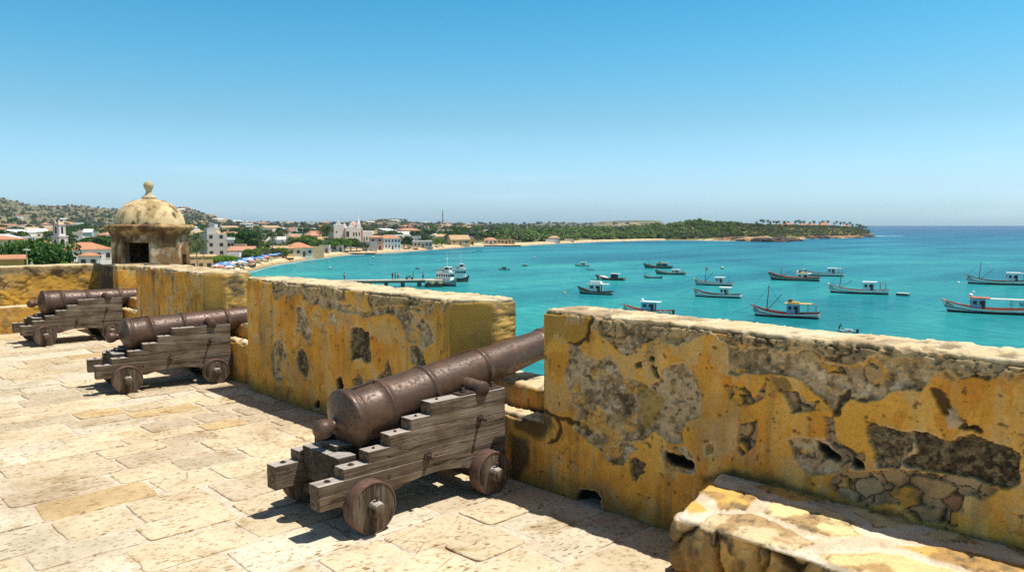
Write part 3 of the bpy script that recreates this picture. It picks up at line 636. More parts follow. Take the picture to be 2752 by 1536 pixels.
# ------------------------------------------------------------------ terrace paving
def paving():
    rr = random.Random(11); V = []; Fc = []; Cc = []; Ed = []; Ng = 0
    rows = []; y = -1.2
    while y < 15.0:
        near = y < 5; h = rr.uniform(.32, .44) if near else rr.uniform(.28, .40); rows.append((y, y+h)); y += h
    amp = .012
    def wob(x, k): return .016*math.sin(x*1.3+k*2.1)+.008*math.sin(x*3.7+k*5.3)+.004*math.sin(x*9.1+k)
    for ri, (y0, y1) in enumerate(rows):
        near_ = y0 < 6.5
        x = -3.6+rr.uniform(0, .4)
        while x < 3.74:
            L = rr.uniform(.40, .74) if rr.random() > .15 else rr.uniform(.30, .5); x1 = min(x+L, 3.775)
            if x1-x < .12: break
            if 3.775-x1 < .14: x1 = 3.775
            # skip what can never be seen
            cx_, cy_ = (x+x1)/2, (y0+y1)/2
            g = rr.uniform(.003, .012)+(rr.uniform(0, .014) if near_ else 0); sk0, sk1 = rr.uniform(-.012, .012), rr.uniform(-.012, .012)
            out = []; nx = max(5, int((x1-x)/.035)); ny = max(4, int((y1-y0)/.035)); rad = rr.uniform(.015, .055)
            def edge(px, py):
                return (px, py)
            for i in range(nx): t_ = i/nx; out.append((x+g+(x1-x-2*g)*t_, y0+g))
            for i in range(ny): t_ = i/ny; out.append((x1-g, y0+g+(y1-y0-2*g)*t_))
            for i in range(nx): t_ = i/nx; out.append((x1-g-(x1-x-2*g)*t_, y1-g))
            for i in range(ny): t_ = i/ny; out.append((x+g, y1-g-(y1-y0-2*g)*t_))
            P = []
            for px, py in out:                                     # round the corners
                cxx = min(max(px, x+g+rad), x1-g-rad); cyy = min(max(py, y0+g+rad), y1-g-rad)
                dx, dy = px-cxx, py-cyy; L2 = math.hypot(dx, dy)
                if L2 > 0 and abs(dx) > 1e-6 and abs(dy) > 1e-6: px, py = cxx+dx/L2*rad, cyy+dy/L2*rad
                vt = (py-y0)/(y1-y0)
                px += (sk0*(1-vt)+sk1*vt); k = ri if vt < .5 else ri+1
                py += wob(px, ri)*(1-vt)+wob(px, ri+1)*vt
                P.append((px, py))
            P = np.array(P); n_ = len(P)
            q = np.concatenate([P*1., np.full((n_, 1), cx_*3+cy_)], 1)
            w1 = fbm(q, 11., 3, 61)-.5; w2 = fbm(q, 11., 3, 62)-.5; c0 = P.mean(0)
            ed = rr.uniform(.010, .028); P = P+np.stack([w1, w2], 1)*ed
            # clip to the wall
            P[:, 0] = np.minimum(P[:, 0], 3.775)
            dirv = (c0-P); dirv /= np.linalg.norm(dirv, axis=1)[:, None]
            zt_ = rr.uniform(.0, .006); tx, ty = rr.uniform(-.006, .006), rr.uniform(-.008, .008)
            rings = [(P, -.012), (P+dirv*.004, .001), (P+dirv*.012, .005)]
            for s_ in (.25, .55): rings.append((P*(1-s_)+c0*s_, .006))
            base_ = Ng
            r = rr.random()
            colr = (lin(220, 203, 170) if r < .48 else lin(222, 211, 186) if r < .76 else lin(214, 188, 142) if r < .83 else lin(204, 188, 160))*rr.uniform(.77, .90)
            for ring, zz_ in rings:
                for px, py in ring:
                    zed = zz_+(zt_+(px-cx_)*tx*2+(py-cy_)*ty*2 if zz_ > 0 else 0)
                    V.append((px, py, zed)); Cc.append(colr)
                Ed += [1. if ring is P else (.85 if zz_ < .004 else (.35 if zz_ < .0055 else 0.))]*n_
            V.append((c0[0], c0[1], .006+zt_)); Cc.append(colr); Ed.append(0.)
            for j in range(len(rings)-1):
                for i in range(n_):
                    i2 = (i+1) % n_; Fc.append((base_+j*n_+i, base_+j*n_+i2, base_+(j+1)*n_+i2, base_+(j+1)*n_+i))
            last = base_+(len(rings)-1)*n_; ctr = base_+len(rings)*n_
            for i in range(n_): Fc.append((last+i, last+(i+1) % n_, ctr))
            Ng += len(rings)*n_+1
            x = x1
        # next row
    b = len(V); k = 0                                               # lime mortar bed
    xs_ = np.linspace(-9, 4.0, 90); ys_ = np.linspace(-9, 15.3, 160); gx, gy = np.meshgrid(xs_, ys_, indexing='ij')
    bp = np.stack([gx.ravel(), gy.ravel(), np.zeros(gx.size)], 1); bz = (fbm(bp, 3, 3, 70)-.5)*.005+.0010
    for p, z_ in zip(bp, bz): V.append((p[0], p[1], z_)); Cc.append(lin(204, 190, 168)); Ed.append(-1.)
    fb = np.arange(90*160).reshape(90, 160)+b
    Fc += [tuple(int(q) for q in r_) for r_ in np.stack([fb[:-1, :-1], fb[1:, :-1], fb[1:, 1:], fb[:-1, 1:]], -1).reshape(-1, 4)]
    t = NT('paving_stone'); a = t.n('ShaderNodeAttribute', attribute_name='Col'); e = t.n('ShaderNodeAttribute', attribute_name='edge')
    v = t.coord('Object')
    n1 = t.noise(v, 3.2, 6, .65, .3); n2 = t.noise(v, 16, 6, .62); n3 = t.noise(v, 60, 4, .6); n4 = t.noise(v, 1.3, 5, .6)
    c = t.mul(a.outputs['Color'], t.ramp(n1, [(.30, (.80, .75, .67)), (.45, (1., .99, .98)), (.75, (1.07, 1.07, 1.07))]))
    c = t.mul(c, t.ramp(n4, [(.32, (.80, .76, .70)), (.55, (1.03, 1.03, 1.03))]))
    c = t.mul(c, t.ramp(n2, [(.30, (.58, .48, .34)), (.41, (1., 1., 1.)), (.7, (1.05, 1.05, 1.05))]))
    # long shallow pits, stretched along the bedding
    vs2 = t.coord('Object', (13, 34, 10)); pv = t.vor(vs2, 1.); pm = t.noise(v, 4.5, 3, .6)
    pits = t.math('LESS_THAN', pv, .26); pmask = t.ramp(pm, [(.50, 0.), (.60, 1.)]); pit = t.math('MULTIPLY', pits, pmask)
    c = t.mul(c, t.ramp(pit, [(0., (1, 1, 1)), (1., (.50, .38, .24))]))
    # dirt and cracks gather in the joints
    jn = t.noise(v, 5.5, 5, .7); jm = t.ramp(jn, [(.44, 0.), (.58, 1.)])
    dm = t.math('MULTIPLY', t.ramp(e.outputs['Fac'], [(.45, 0.), (.95, 1.)]), jm)
    c = t.mul(c, t.ramp(dm, [(0., (1, 1, 1)), (1., (.40, .29, .19))]))
    bl = t.noise(v, 2.1, 6, .72, .6); c = t.mul(c, t.ramp(bl, [(.56, (1, 1, 1)), (.63, (.82, .76, .66)), (.68, (.72, .64, .52))]))
    gr = t.noise(v, 26, 6, .7); c = t.mul(c, t.ramp(gr, [(.36, (.62, .52, .38)), (.44, (1., 1., 1.)), (.62, (1.06, 1.06, 1.06))]))
    crk = t.vor(t.coord('Object', (1.2, 3.0, 1)), 1.1, 'DISTANCE_TO_EDGE'); cn = t.math('MULTIPLY', t.ramp(crk, [(0., 1.), (.006, 1.), (.012, 0.)]), t.ramp(n4, [(.54, 0.), (.62, 1.)]))
    c = t.mul(c, t.ramp(cn, [(0., (1, 1, 1)), (1., (.7, .6, .5))]))
    b1 = t.bump(n2, .7, .008); b2 = t.bump(n3, .5, .003, b1); b3 = t.bump(t.ramp(pit, [(0., 1.), (1., 0.)]), .6, .005, b2)
    M = t.out(c, .88, spec=.25)
    o = npmesh('terrace_paving', np.array(V), Fc, M, None, np.array(Cc), smooth=False, extra={'edge': Ed})
    tag(o, kind='structure')
paving()

# unseen rocky reef added round the rampart foot to cut the sea's teal bounce
def unseen_reef():
    na, nr = 120, 40; A_ = np.linspace(R(-150), R(96), na); Rr = np.linspace(2, 46, nr); a, r = np.meshgrid(A_, Rr, indexing='ij')
    rr_ = r*(1+.12*np.sin(a*5)+.07*np.sin(a*11+1)); X_ = 3.+rr_*np.cos(a); Y_ = 4.+rr_*np.sin(a); P = np.stack([X_.ravel(), Y_.ravel(), 0*X_.ravel()], 1)
    n1 = fbm(P, .12, 5, 951); n2 = fbm(P, .5, 5, 952); Z_ = WZ+1.6-(r.ravel()/46)**2*2.6+(n1-.5)*2.2+(n2-.5)*1.4
    c = mixc(mixc(lin(150, 122, 88)[None]+0*P, lin(104, 84, 62), ss(.4, .6, n1)), lin(186, 160, 120), ss(.5, .65, n2)); P[:, 2] = Z_
    i = np.arange(na*nr).reshape(na, nr); Q = np.stack([i[:-1, :-1], i[1:, :-1], i[1:, 1:], i[:-1, 1:]], -1).reshape(-1, 4)
    tag(npmesh('added_reef', P, Q[:, ::-1], M_WALL, None, c), kind='structure')
unseen_reef()
# ------------------------------------------------------------------ cannons
def iron(name, c1, c2, rough, bs=1., metal=.35, rust=.5):
    t = NT(name); v = t.coord('Object'); n1 = t.noise(v, 5, 6, .62, .4); n2 = t.noise(v, 38, 5, .65); n3 = t.noise(v, 130, 3, .6)
    c = t.ramp(n1, [(.3, tuple(c1)), (.55, tuple(c2)), (.75, tuple(np.array(c1)*.7))])
    c = t.mul(c, t.ramp(n2, [(.3, (.62, .52, .48)), (.5, (1, 1, 1)), (.72, (1.35, 1.2, 1.1))]))
    rm = t.ramp(t.noise(v, 9, 5, .7), [(.55, 0.), (.68, rust)]); c = t.mul(c, (.22, .085, .04), rm, 'MIX')
    b1 = t.bump(n1, .5*bs, .012); pv = t.ramp(n2, [(.36, 0.), (.46, 1.)]); b2 = t.bump(pv, .55*bs, .004, b1); t.bump(n3, .4*bs, .0016, b2)
    r_ = t.ramp(n2, [(.3, rough+.2), (.6, rough)])
    return t.out(c, r_, metal, .6)
M_GUN = iron('old_gun_iron', (.150, .080, .045), (.086, .050, .032), .42, .6, .2)
M_TYRE = iron('rusted_tyre_iron', (.165, .084, .058), (.11, .062, .046), .75, .7, .1, .2)
M_BOLT = iron('rusted_bolt_iron', (.10, .058, .045), (.07, .043, .036), .6, .7, .25, .3)
def wood(name, axis_='x', tone=1.):
    t = NT(name); s = {'x': (1.6, 26, 26), 'y': (26, 1.6, 26), 'z': (26, 26, 1.6)}[axis_]
    oi = t.n('ShaderNodeObjectInfo'); v0 = t.coord('Object', s)
    g = t.noise(v0, 1.3, 7, .68, .5); s2 = tuple(q*.28 for q in s); g2 = t.noise(t.coord('Object', s2), 1.2, 5, .6, .3)
    fine = t.noise(t.coord('Object', tuple(q*3 for q in s)), 1.4, 4, .6)
    c = t.ramp(g, [(.25, (.062*tone, .045*tone, .031*tone)), (.42, (.175*tone, .133*tone, .094*tone)), (.58, (.285*tone, .228*tone, .168*tone)), (.78, (.42*tone, .36*tone, .285*tone))])
    c = t.mul(c, t.ramp(g2, [(.3, (.52, .47, .43)), (.52, (1, 1, 1)), (.75, (1.22, 1.2, 1.2))]))
    crk = t.noise(t.coord('Object', tuple((q*.55 if q > 5 else q*.8) for q in s)), 1.15, 3, .5, .8)
    cm = t.ramp(crk, [(.475, (1, 1, 1)), (.495, (.14, .11, .09)), (.515, (1, 1, 1))]); c = t.mul(c, cm, .8)
    c = t.mul(c, t.ramp(t.noise(t.coord('Object'), 4.5, 4, .6), [(.35, (.66, .58, .50)), (.6, (1.05, 1.05, 1.05))]))
    gn = t.n('ShaderNodeNewGeometry'); sx = t.n('ShaderNodeSeparateXYZ'); t.lk(gn.outputs['True Normal'], sx.inputs[0]); c = t.mul(c, (.80, .78, .75)); tb_ = t.mul((.66, .60, .53), t.ramp(g, [(.3, (.45, .42, .40)), (.6, (1., 1., 1.))])); c = t.mul(c, tb_, t.math('MULTIPLY', t.ramp(sx.outputs['Z'], [(.6, 0.), (.9, 1.)]), .72), 'MIX')   # tops lightened: weather bleaching, plus sunlit brightness put into the colour
    b1 = t.bump(g, .7, .007); b2 = t.bump(cm, .8, .006, b1); t.bump(fine, .4, .0015, b2)
    return t.out(c, .85, spec=.25)
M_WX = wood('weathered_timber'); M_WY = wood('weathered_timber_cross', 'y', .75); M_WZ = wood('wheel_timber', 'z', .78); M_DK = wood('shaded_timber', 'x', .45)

AXO = .41                                                # gun axis, from the outer wheel face
def plank(mb, poly, t0, t1): mb.prism(poly, t0, t1, 0, 'y')
def make_cannon(elev, zb):
    """local x: forward, y: 0 at the near wheel face, growing to the far side; z: 0 ground"""
    root = empty('cannon', (0, 0, 0))
    # cheeks: stepped timber sides made of stacked planks
    steps = [(-.272, .180, .328), (-.108, .328, .392), (.060, .392, .459), (.217, .459, .531), (.374, .531, .600), (.531, .600, .680)]
    for far in (False, True):
        y0, y1 = (.10, .205) if not far else (2*AXO-.205, 2*AXO-.10)
        q = MB(); rr = random.Random(3+far); FX = 1.185
        def pl(xs, z0, z1, fx=FX, arch=False):
            j = lambda a: rr.uniform(-a, a)
            yo = (y0+j(.0018), y1+j(.0018))
            if arch:
                pts = [(xs, z1), (fx, z1), (fx, z0-.0), (.87, z0)]
                for k in range(1, 12):
                    s_ = k/12; pts.append((.87-(.87-.25)*s_, z0+.048*math.sin(math.pi*s_)**.8))
                pts += [(.25, z0), (xs, z0)]
                pts = pts[::-1]
            else:
                pts = [(xs, z0), (fx+j(.002), z0), (fx+j(.002), z1), (xs+j(.003), z1)]
            plank(q, pts, yo[0], yo[1])
        g = .0008
        pl(-.272, .180, .262, 1.185, True)
        pl(-.274, .262+g, .328)
        for (xs, z0, z1) in steps[1:5]: pl(xs, z0+g, z1)
        pl(.531, .600+g, .680)
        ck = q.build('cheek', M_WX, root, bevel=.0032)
        for bx, bz in ((-.19, .328), (-.03, .392), (.13, .459), (.29, .531), (.45, .600), (.62, .680)):
            r = MB(); r.bar((bx, (y0+y1)/2, bz-.005), (bx, (y0+y1)/2, bz+.010), .012 if bx < 0 else .007, 8); r.bar((bx, (y0+y1)/2, bz-.004), (bx, (y0+y1)/2, bz+.003), .021 if bx < 0 else .011, 10)
            r.build('rivet', M_BOLT, ck)
        sgn = -1 if not far else 1; yf = y0 if not far else y1
        for bx, bz, br in ((.50, .345, .020), (.945, .510, .016)):
            r = MB(); r.bar((bx, yf, bz), (bx, yf+sgn*.012, bz), br*1.5, 14); r.bar((bx, yf, bz), (bx, yf+sgn*.040, bz), br*.75, 10, r2=br*.7)
            r.lathe([(.001, -.004), (br*.9, 0), (br*.8, .012), (br*.3, .02)], 12, 0, 'y', (bx, yf+sgn*.040-(.02 if sgn < 0 else 0), bz))
            r.build('side_bolt', M_BOLT, ck)
        # iron straps holding the trunnion
        tx = .975; yc = (y0+y1)/2
        for dx in (-.13, .135):
            r = MB(); r.box((tx+dx*.88, yc, .687), (.15, .085, .010)); r.bar((tx+dx, yc, .69), (tx+dx, yc, .722), .013, 8); r.box((tx+dx, yc, .697), (.035, .035, .012))
            r.build('trunnion_strap', M_BOLT, root, bevel=.002)
    W = 2*AXO
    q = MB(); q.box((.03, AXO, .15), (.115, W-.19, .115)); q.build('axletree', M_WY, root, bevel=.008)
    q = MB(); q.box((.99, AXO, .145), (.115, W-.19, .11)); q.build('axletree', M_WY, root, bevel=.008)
    q = MB(); q.box((-.02, AXO, .33), (.13, W-.41, .20)); q.build('bed_block', M_DK, root, bevel=.008)
    q = MB(); q.box((.42, AXO, .235), (.80, .20, .05)); q.box((.14, AXO, .40), (.34, .16, .10), ry=.1); q.build('bed_plank', M_DK, root, bevel=.006)
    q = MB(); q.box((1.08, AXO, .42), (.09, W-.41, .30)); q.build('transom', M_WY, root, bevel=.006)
    # trucks
    for hx, rad in ((.03, .156), (.985, .146)):
        for far in (False, True):
            yo, yi = (0., .095) if not far else (W, W-.095); s_ = 1 if not far else -1
            q = MB(); n = 44; prof = []
            ring = []
            yw = yo+s_*.004
            q.lathe([(.001, 0), (rad-.011, 0), (rad-.011, .088*s_)], n, 0, 'y', (hx, yw, rad), cap=False, smooth=False)
            q.lathe([(.001, .0875*s_), (rad-.011, .0875*s_)], n, 0, 'y', (hx, yw, rad), cap=False, smooth=False)
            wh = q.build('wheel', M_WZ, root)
            r = MB(); r.lathe([(rad-.012, .001*s_), (rad-.003, -.002*s_), (rad, .003*s_), (rad, .089*s_), (rad-.003, .093*s_), (rad-.012, .091*s_)], n, 0, 'y', (hx, yo, rad), cap=False)
            r.build('tyre', M_TYRE, wh)
            r = MB(); r.lathe([(.050, .03*s_), (.046, -.035*s_), (.040, -.062*s_), (.034, -.066*s_), (.001, -.066*s_)], 18, 0, 'y', (hx, yo, rad), cap=False); r.build('axle_end', M_WZ, wh)
            r = MB(); r.bar((hx-.004, yo-.022*s_, rad-.075), (hx+.004, yo-.022*s_, rad+.072), .007, 8); r.bar((hx+.004, yo-.022*s_, rad+.066), (hx+.004, yo-.022*s_, rad+.078), .0125, 8); r.build('linchpin', M_BOLT, wh)
    # barrel along its own axis; a=0 at the base ring
    prof = [(.001, -.205), (.030, -.200), (.048, -.185), (.059, -.160), (.061, -.140), (.055, -.115), (.040, -.092), (.032, -.078), (.034, -.062), (.052, -.045), (.085, -.035), (.120, -.024), (.150, -.012), (.172, .000),
            (.190, .006), (.197, .016), (.197, .040), (.190, .050), (.184, .054), (.187, .060), (.190, .070), (.187, .078), (.179, .084), (.175, .092), (.177, .205), (.176, .262), (.184, .268), (.188, .278), (.184, .288), (.174, .294),
            (.166, .45), (.161, .600), (.160, .622), (.168, .628), (.171, .638), (.168, .648), (.158, .654), (.150, .85), (.141, 1.10), (.139, 1.125), (.147, 1.131), (.150, 1.142), (.147, 1.153), (.137, 1.159),
            (.126, 1.45), (.116, 1.72), (.113, 1.80), (.122, 1.808), (.124, 1.822), (.115, 1.832), (.118, 1.90), (.134, 1.955), (.142, 1.985), (.138, 2.0), (.066, 2.002), (.062, 1.985), (.060, 1.7), (.001, 1.7)]
    fine = []
    for (r0, a0), (r1, a1) in zip(prof[:-1], prof[1:]):
        k = max(1, int(abs(a1-a0)/.03)); fine += [(r0+(r1-r0)*i/k, a0+(a1-a0)*i/k) for i in range(k)]
    fine.append(prof[-1]); n = 72; V = []
    for r_, a_ in fine:
        for k in range(n): w_ = 2*math.pi*k/n; V.append((a_, r_*math.cos(w_), r_*math.sin(w_)))
    V = np.array(V); rad_ = np.hypot(V[:, 1], V[:, 2]); dn = (fbm(V, 7, 4, 71)-.5)*.005+(fbm(V, 34, 3, 72)-.5)*.002-.003*ss(.62, .70, fbm(V, 22, 3, 73))*ss(.45, .6, fbm(V, 4, 3, 74))
    k_ = np.where(rad_ > .02, (rad_+dn)/np.maximum(rad_, 1e-6), 1.); V[:, 1] *= k_; V[:, 2] *= k_
    e_ = R(elev); ca, sa = math.cos(e_), math.sin(e_); x0 = .085
    W3 = np.stack([x0+V[:, 0]*ca-V[:, 2]*sa, AXO+V[:, 1], zb+V[:, 0]*sa+V[:, 2]*ca], 1)
    m = len(fine); i = np.arange(m*n).reshape(m, n); i2 = np.roll(i, -1, 1)
    Q = np.stack([i[:-1], i2[:-1], i2[1:], i[1:]], -1).reshape(-1, 4)
    bo = npmesh('barrel', W3, Q, M_GUN, root)
    at_ = lambda a_, y_, h_: (x0+a_*ca-h_*sa, AXO+y_, zb+a_*sa+h_*ca)
    ta = .905/ca; th = -.055; q = MB()
    tz = at_(ta, 0, 0)[2]
    for s_ in (-1, 1):
        q = MB(); c0 = Vector((.975, AXO, .705)); q.lathe([(.056, s_*.10), (.055, s_*.21), (.051, s_*.215), (.050, s_*(AXO-.10+.012)), (.047, s_*(AXO-.10+.016)), (.001, s_*(AXO-.10+.016))], 26, 0, 'y', c0, cap=False)
        q.build('trunnion', M_GUN, bo)
    q = MB(); q.box(at_(.16, 0, .181), (.19, .020, .010), ry=-e_); q.box(at_(.262, 0, .178), (.02, .05, .02), ry=-e_); q.build('vent_strip', M_GUN, bo)
    q = MB()
    for a_ in (.94, 1.10): q.box(at_(a_, .02, .150), (.04, .012, .008), ry=-e_)
    q.box(at_(1.01, .02, .150), (.16, .010, .006), ry=-e_); q.build('raised_mark', M_GUN, bo)
    return root
CANN = []
for (u, v, yaw, elev, zb, scl, lab) in (
        (1008, 1437, .6, 9.3, .585, 1., 'rusty cannon on a stepped timber carriage nearest to the camera, muzzle raised'),
        (346, 1060, -7.2, 4.9, .605, .965, 'rusty cannon on a stepped timber carriage between the nearest and the farthest gun'),
        (124.8, 931.4, .2, 1.3, .640, .965, 'level rusty cannon on a grey carriage, farthest along the terrace, beside the rubble wall')):
    c = make_cannon(elev, zb); p = onz(u, v, 0); w_ = R(yaw)
    c.rotation_euler.z = w_; c.location = (p.x-.03*math.cos(w_)*scl, p.y-.03*math.sin(w_)*scl, .006); c.scale = (scl,)*3
    tag(c, lab, 'cannon', 'old cannons along the parapet'); CANN.append(c)
# ------------------------------------------------------------------ land, sea, beach
_us = np.array([-900, 200, 380, 440, 480, 520, 560, 641, 748, 855, 929, 1068, 1175, 1271, 1389, 1496, 1624, 1752, 1860, 1976, 2062, 2137, 2160, 2297, 2345, 2420])
_vs = np.array([None]*7+[737, 710, 694.5, 685, 677.5, 670, 662.5, 661, 655, 649.5, 646, 646, 647.5, 649.5, 646.5, 642, 639, 635.5, None], object)
_S = []
for u_, v_ in zip(_us, _vs):
    if v_ is None: _S.append({-900: 12, 200: 18, 380: 40, 440: 85, 480: 130, 520: 170, 560: 200, 2420: 9000}[u_])
    else: r_ = ray(u_, v_); t_ = (WZ-CAMH)/r_[2]; _S.append(math.hypot(r_[0]*t_, r_[1]*t_)*math.cos(math.atan((u_-CX)/FH)))
_S = np.array(_S, float)
def SH(u): return np.interp(u, _us, _S)
# skyline of the hills: (u, v, distance)
_hu = np.array([-900, -300, 0, 39, 70, 97, 153, 209, 264, 300, 400, 483, 521, 584, 605, 670, 752, 888, 960, 983, 1051, 1089, 1105, 1159, 1190, 1263, 1317, 1372, 1426, 1467, 1589, 1622, 1725, 1774, 1789, 1840, 2420])
_hv = np.array([560, 525, 535, 543, 551, 557, 556, 556, 561, 564, 568, 562, 566, 590, 595, 599, 601, 603, 598, 593, 588, 589, 600, 600, 600, 605, 608, 608, 601, 599, 600, 595, 592, 593, 603, 640, 660])
_cu = np.array([1250, 1400, 1500, 1600, 1700, 1800, 1859, 1930, 1986, 2047, 2100, 2180, 2250, 2300, 2325, 2340, 2352, 2420])
_cz = np.array([0, 3, 5, 6, 8, 10, 16, 15, 14.5, 13.5, 12.5, 12.2, 11.5, 9.5, 6, 2, -3, -4.])
def hgt(x, y):                                           # height above the water
    x = np.asarray(x, float); y = np.asarray(y, float); sh = x.shape; x = x.ravel(); y = y.ravel()
    f = x*FWD[0]+y*FWD[1]; a = x*RT[0]+y*RT[1]; f1 = np.maximum(f, 1.); u = CX+a/f1*FH
    S = SH(u); ds = f-S; P = np.stack([x, y, 0*x], 1)
    n1 = fbm(P, 1/160., 4, 201)-.5; n2 = fbm(P, 1/26., 4, 202)-.5
    bw = 1.+.0*u
    h = -1.6+3.0*ss(-14, 16, ds)+.0105*np.maximum(ds-10, 0)*ss(1900, 1300, u)*ss(5200, 1500, ds)+np.minimum(np.maximum(ds-20, 0)/60, 1)*(n1*3.*ss(100, 700, ds)+n2*.5)
    h = np.minimum(h, 22+n1*6)
    # distant hills
    Fh = 2700.; vz = np.interp(u, _hu, _hv); top = 14.4+(YH-vz)*Fh/F+n2*4
    start = np.where(u < 620, .30, .55); w_ = ss(start*Fh, Fh, f)*ss(1870, 1800, u)
    w_ = np.where(u < 620, w_**1.1, w_**1.6)
    hill = w_*top+n1*14*w_*(1-w_)*2
    back = ss(Fh*1.9, Fh*1.05, f)
    h = np.where(u < 1870, np.maximum(h*(1-w_)+hill, np.minimum(h, 4)), h)
    h = h*np.where(f > Fh, back, 1.)-np.where(f > Fh, (1-back)*3, 0)
    # headland
    cz = np.interp(u, _cu, _cz); cliff = np.interp(u, [1850, 1930, 1990, 2060, 2140, 2200, 2330], [0, 2.2, 3.4, 3.6, 2., 2.6, 1.2])
    up = ss(-6, 8, ds)*cliff+ss(8, np.where(u > 1800, 150, 230), ds)*(cz-cliff)
    bk = np.interp(u, [1250, 1700, 1800, 1900, 2345], [3000, 2200, 900, 420, 260])
    hd = up*ss(bk+80, bk, ds)+n2*1.5*ss(5, 60, ds)-2.6*(1-ss(bk+80, bk, ds))-1.5*ss(8, -8, ds)
    m = ss(1300, 1420, u)
    h = np.where(u > 1790, hd, h*(1-m*ss(900, 500, ds))+np.maximum(hd, np.minimum(h, 1.6))*m*ss(900, 500, ds))
    h = np.where(ds < -14, -1.6, h)
    return h.reshape(sh)
def gz(x, y): return float(hgt(np.array([x]), np.array([y]))[0])+WZ
def hit(u, v, f0=60, f1=3500):                           # where the sight line through a picture point meets the land
    r = ray(u, v); fr = r[0]*FWD[0]+r[1]*FWD[1]; fs = np.geomspace(f0, f1, 500); t = fs/fr
    z = CAMH+r[2]*t; h = hgt(r[0]*t, r[1]*t)+WZ; k = np.where(z < h)[0]
    k = k[0] if len(k) else 499
    return (r[0]*t[k], r[1]*t[k], h[k])
def land():
    us = np.concatenate([np.linspace(-900, -60, 30)[:-1], np.linspace(-60, 2420, 560)]); fs = np.concatenate([np.geomspace(13, 150, 40)[:-1], np.geomspace(150, 1300, 170)[:-1], np.geomspace(1300, 6500, 110)])
    U, Fq = np.meshgrid(us, fs, indexing='ij'); A = (U-CX)/FH*Fq
    X = Fq*FWD[0]+A*RT[0]; Y = Fq*FWD[1]+A*RT[1]; H = hgt(X, Y)
    nu, nf = U.shape; idx = np.arange(nu*nf).reshape(nu, nf)
    Q = np.stack([idx[:-1, :-1], idx[1:, :-1], idx[1:, 1:], idx[:-1, 1:]], -1).reshape(-1, 4)
    keep = H.ravel()[Q].max(1) > -1.55; Q = Q[keep]; used = np.unique(Q); rm = -np.ones(nu*nf, int); rm[used] = np.arange(len(used))
    Q = rm[Q]; P = np.stack([X.ravel()[used], Y.ravel()[used], H.ravel()[used]+WZ], 1); h = H.ravel()[used]; Fu = Fq.ravel()[used]; Uu = U.ravel()[used]; ds = Fu-SH(Uu)
    q = P*np.array([1, 1, 0]); n1 = fbm(q, 1/45., 5, 211); n2 = fbm(q, 1/9., 4, 212); n3 = fbm(q, 1/150., 4, 213)
    SANDC = lin(226, 200, 160); WET = lin(178, 148, 110); SCR = lin(104, 112, 70); SCR2 = lin(134, 128, 92); EARTH = lin(196, 160, 118); DRY = lin(176, 156, 120); ROCKC = lin(196, 138, 92)
    c = mixc(SCR[None]+0*P, SCR2, ss(.4, .6, n1)); c = mixc(c, EARTH, ss(.60, .68, n1*.5+n3*.5)*.9)
    town = ss(2200, 1200, Fu)*ss(1350, 1200, Uu); c = mixc(c, mixc(DRY[None]+0*P, SCR, ss(.45, .6, n2)), town*.75)
    hills = ss(900, 2000, Fu); c = mixc(c, mixc(lin(104, 110, 82)[None]+0*P, lin(136, 126, 100), ss(.42, .58, n1)), hills*.85)
    sand2 = hills*ss(.60, .66, n3*.55+n2*.12+n1*.33); c = mixc(c, lin(196, 164, 124), sand2*.9)
    dirt = ss(1150, 1260, Fu)*0
    bwid = np.interp(Uu, [-900, 560, 700, 850, 1000, 1250, 1420, 1500, 1800, 1960, 2140, 2160, 2345], [20, 55, 42, 26, 30, 34, 30, 26, 18, 6, 5, 10, 8])
    beach = ss(bwid*1.3, bwid*.9, ds+(n2-.5)*10); sc_ = mixc(WET[None]+0*P, SANDC, ss(.3, 1.1, h+(n2-.5)*.4)); c = mixc(c, sc_, beach)
    cl = ss(1900, 1950, Uu)*ss(26, 12, ds+(n1-.5)*26)*ss(.3, 1.2, h); c = mixc(c, mixc(mixc(ROCKC[None]+0*P, lin(212, 176, 136), ss(.4, .6, n1)), lin(84, 64, 50), ss(.48, .56, n2)), cl)
    gl = ss(1800, 1900, Uu)*ss(26, 50, ds); c = mixc(c, mixc(lin(120, 116, 66)[None]+0*P, lin(92, 102, 54), ss(.4, .6, n1)), gl*.9)
    t = NT('land_ground'); a = t.n('ShaderNodeAttribute', attribute_name='Col'); v = t.coord('Object')
    n_ = t.noise(v, .35, 6, .7); n0 = t.noise(v, .06, 5, .65); cc = t.mul(a.outputs['Color'], t.ramp(n_, [(.3, (.66, .68, .66)), (.55, (1.04, 1.03, 1.02)), (.75, (1.2, 1.18, 1.15))]))
    cc = t.mul(cc, t.ramp(n0, [(.35, (.82, .85, .82)), (.6, (1.06, 1.05, 1.04))])); t.bump(n_, .5, .6)
    o = npmesh('terrain', P, Q, t.out(cc, .95, spec=.1), None, c); tag(o, kind='structure')
land()
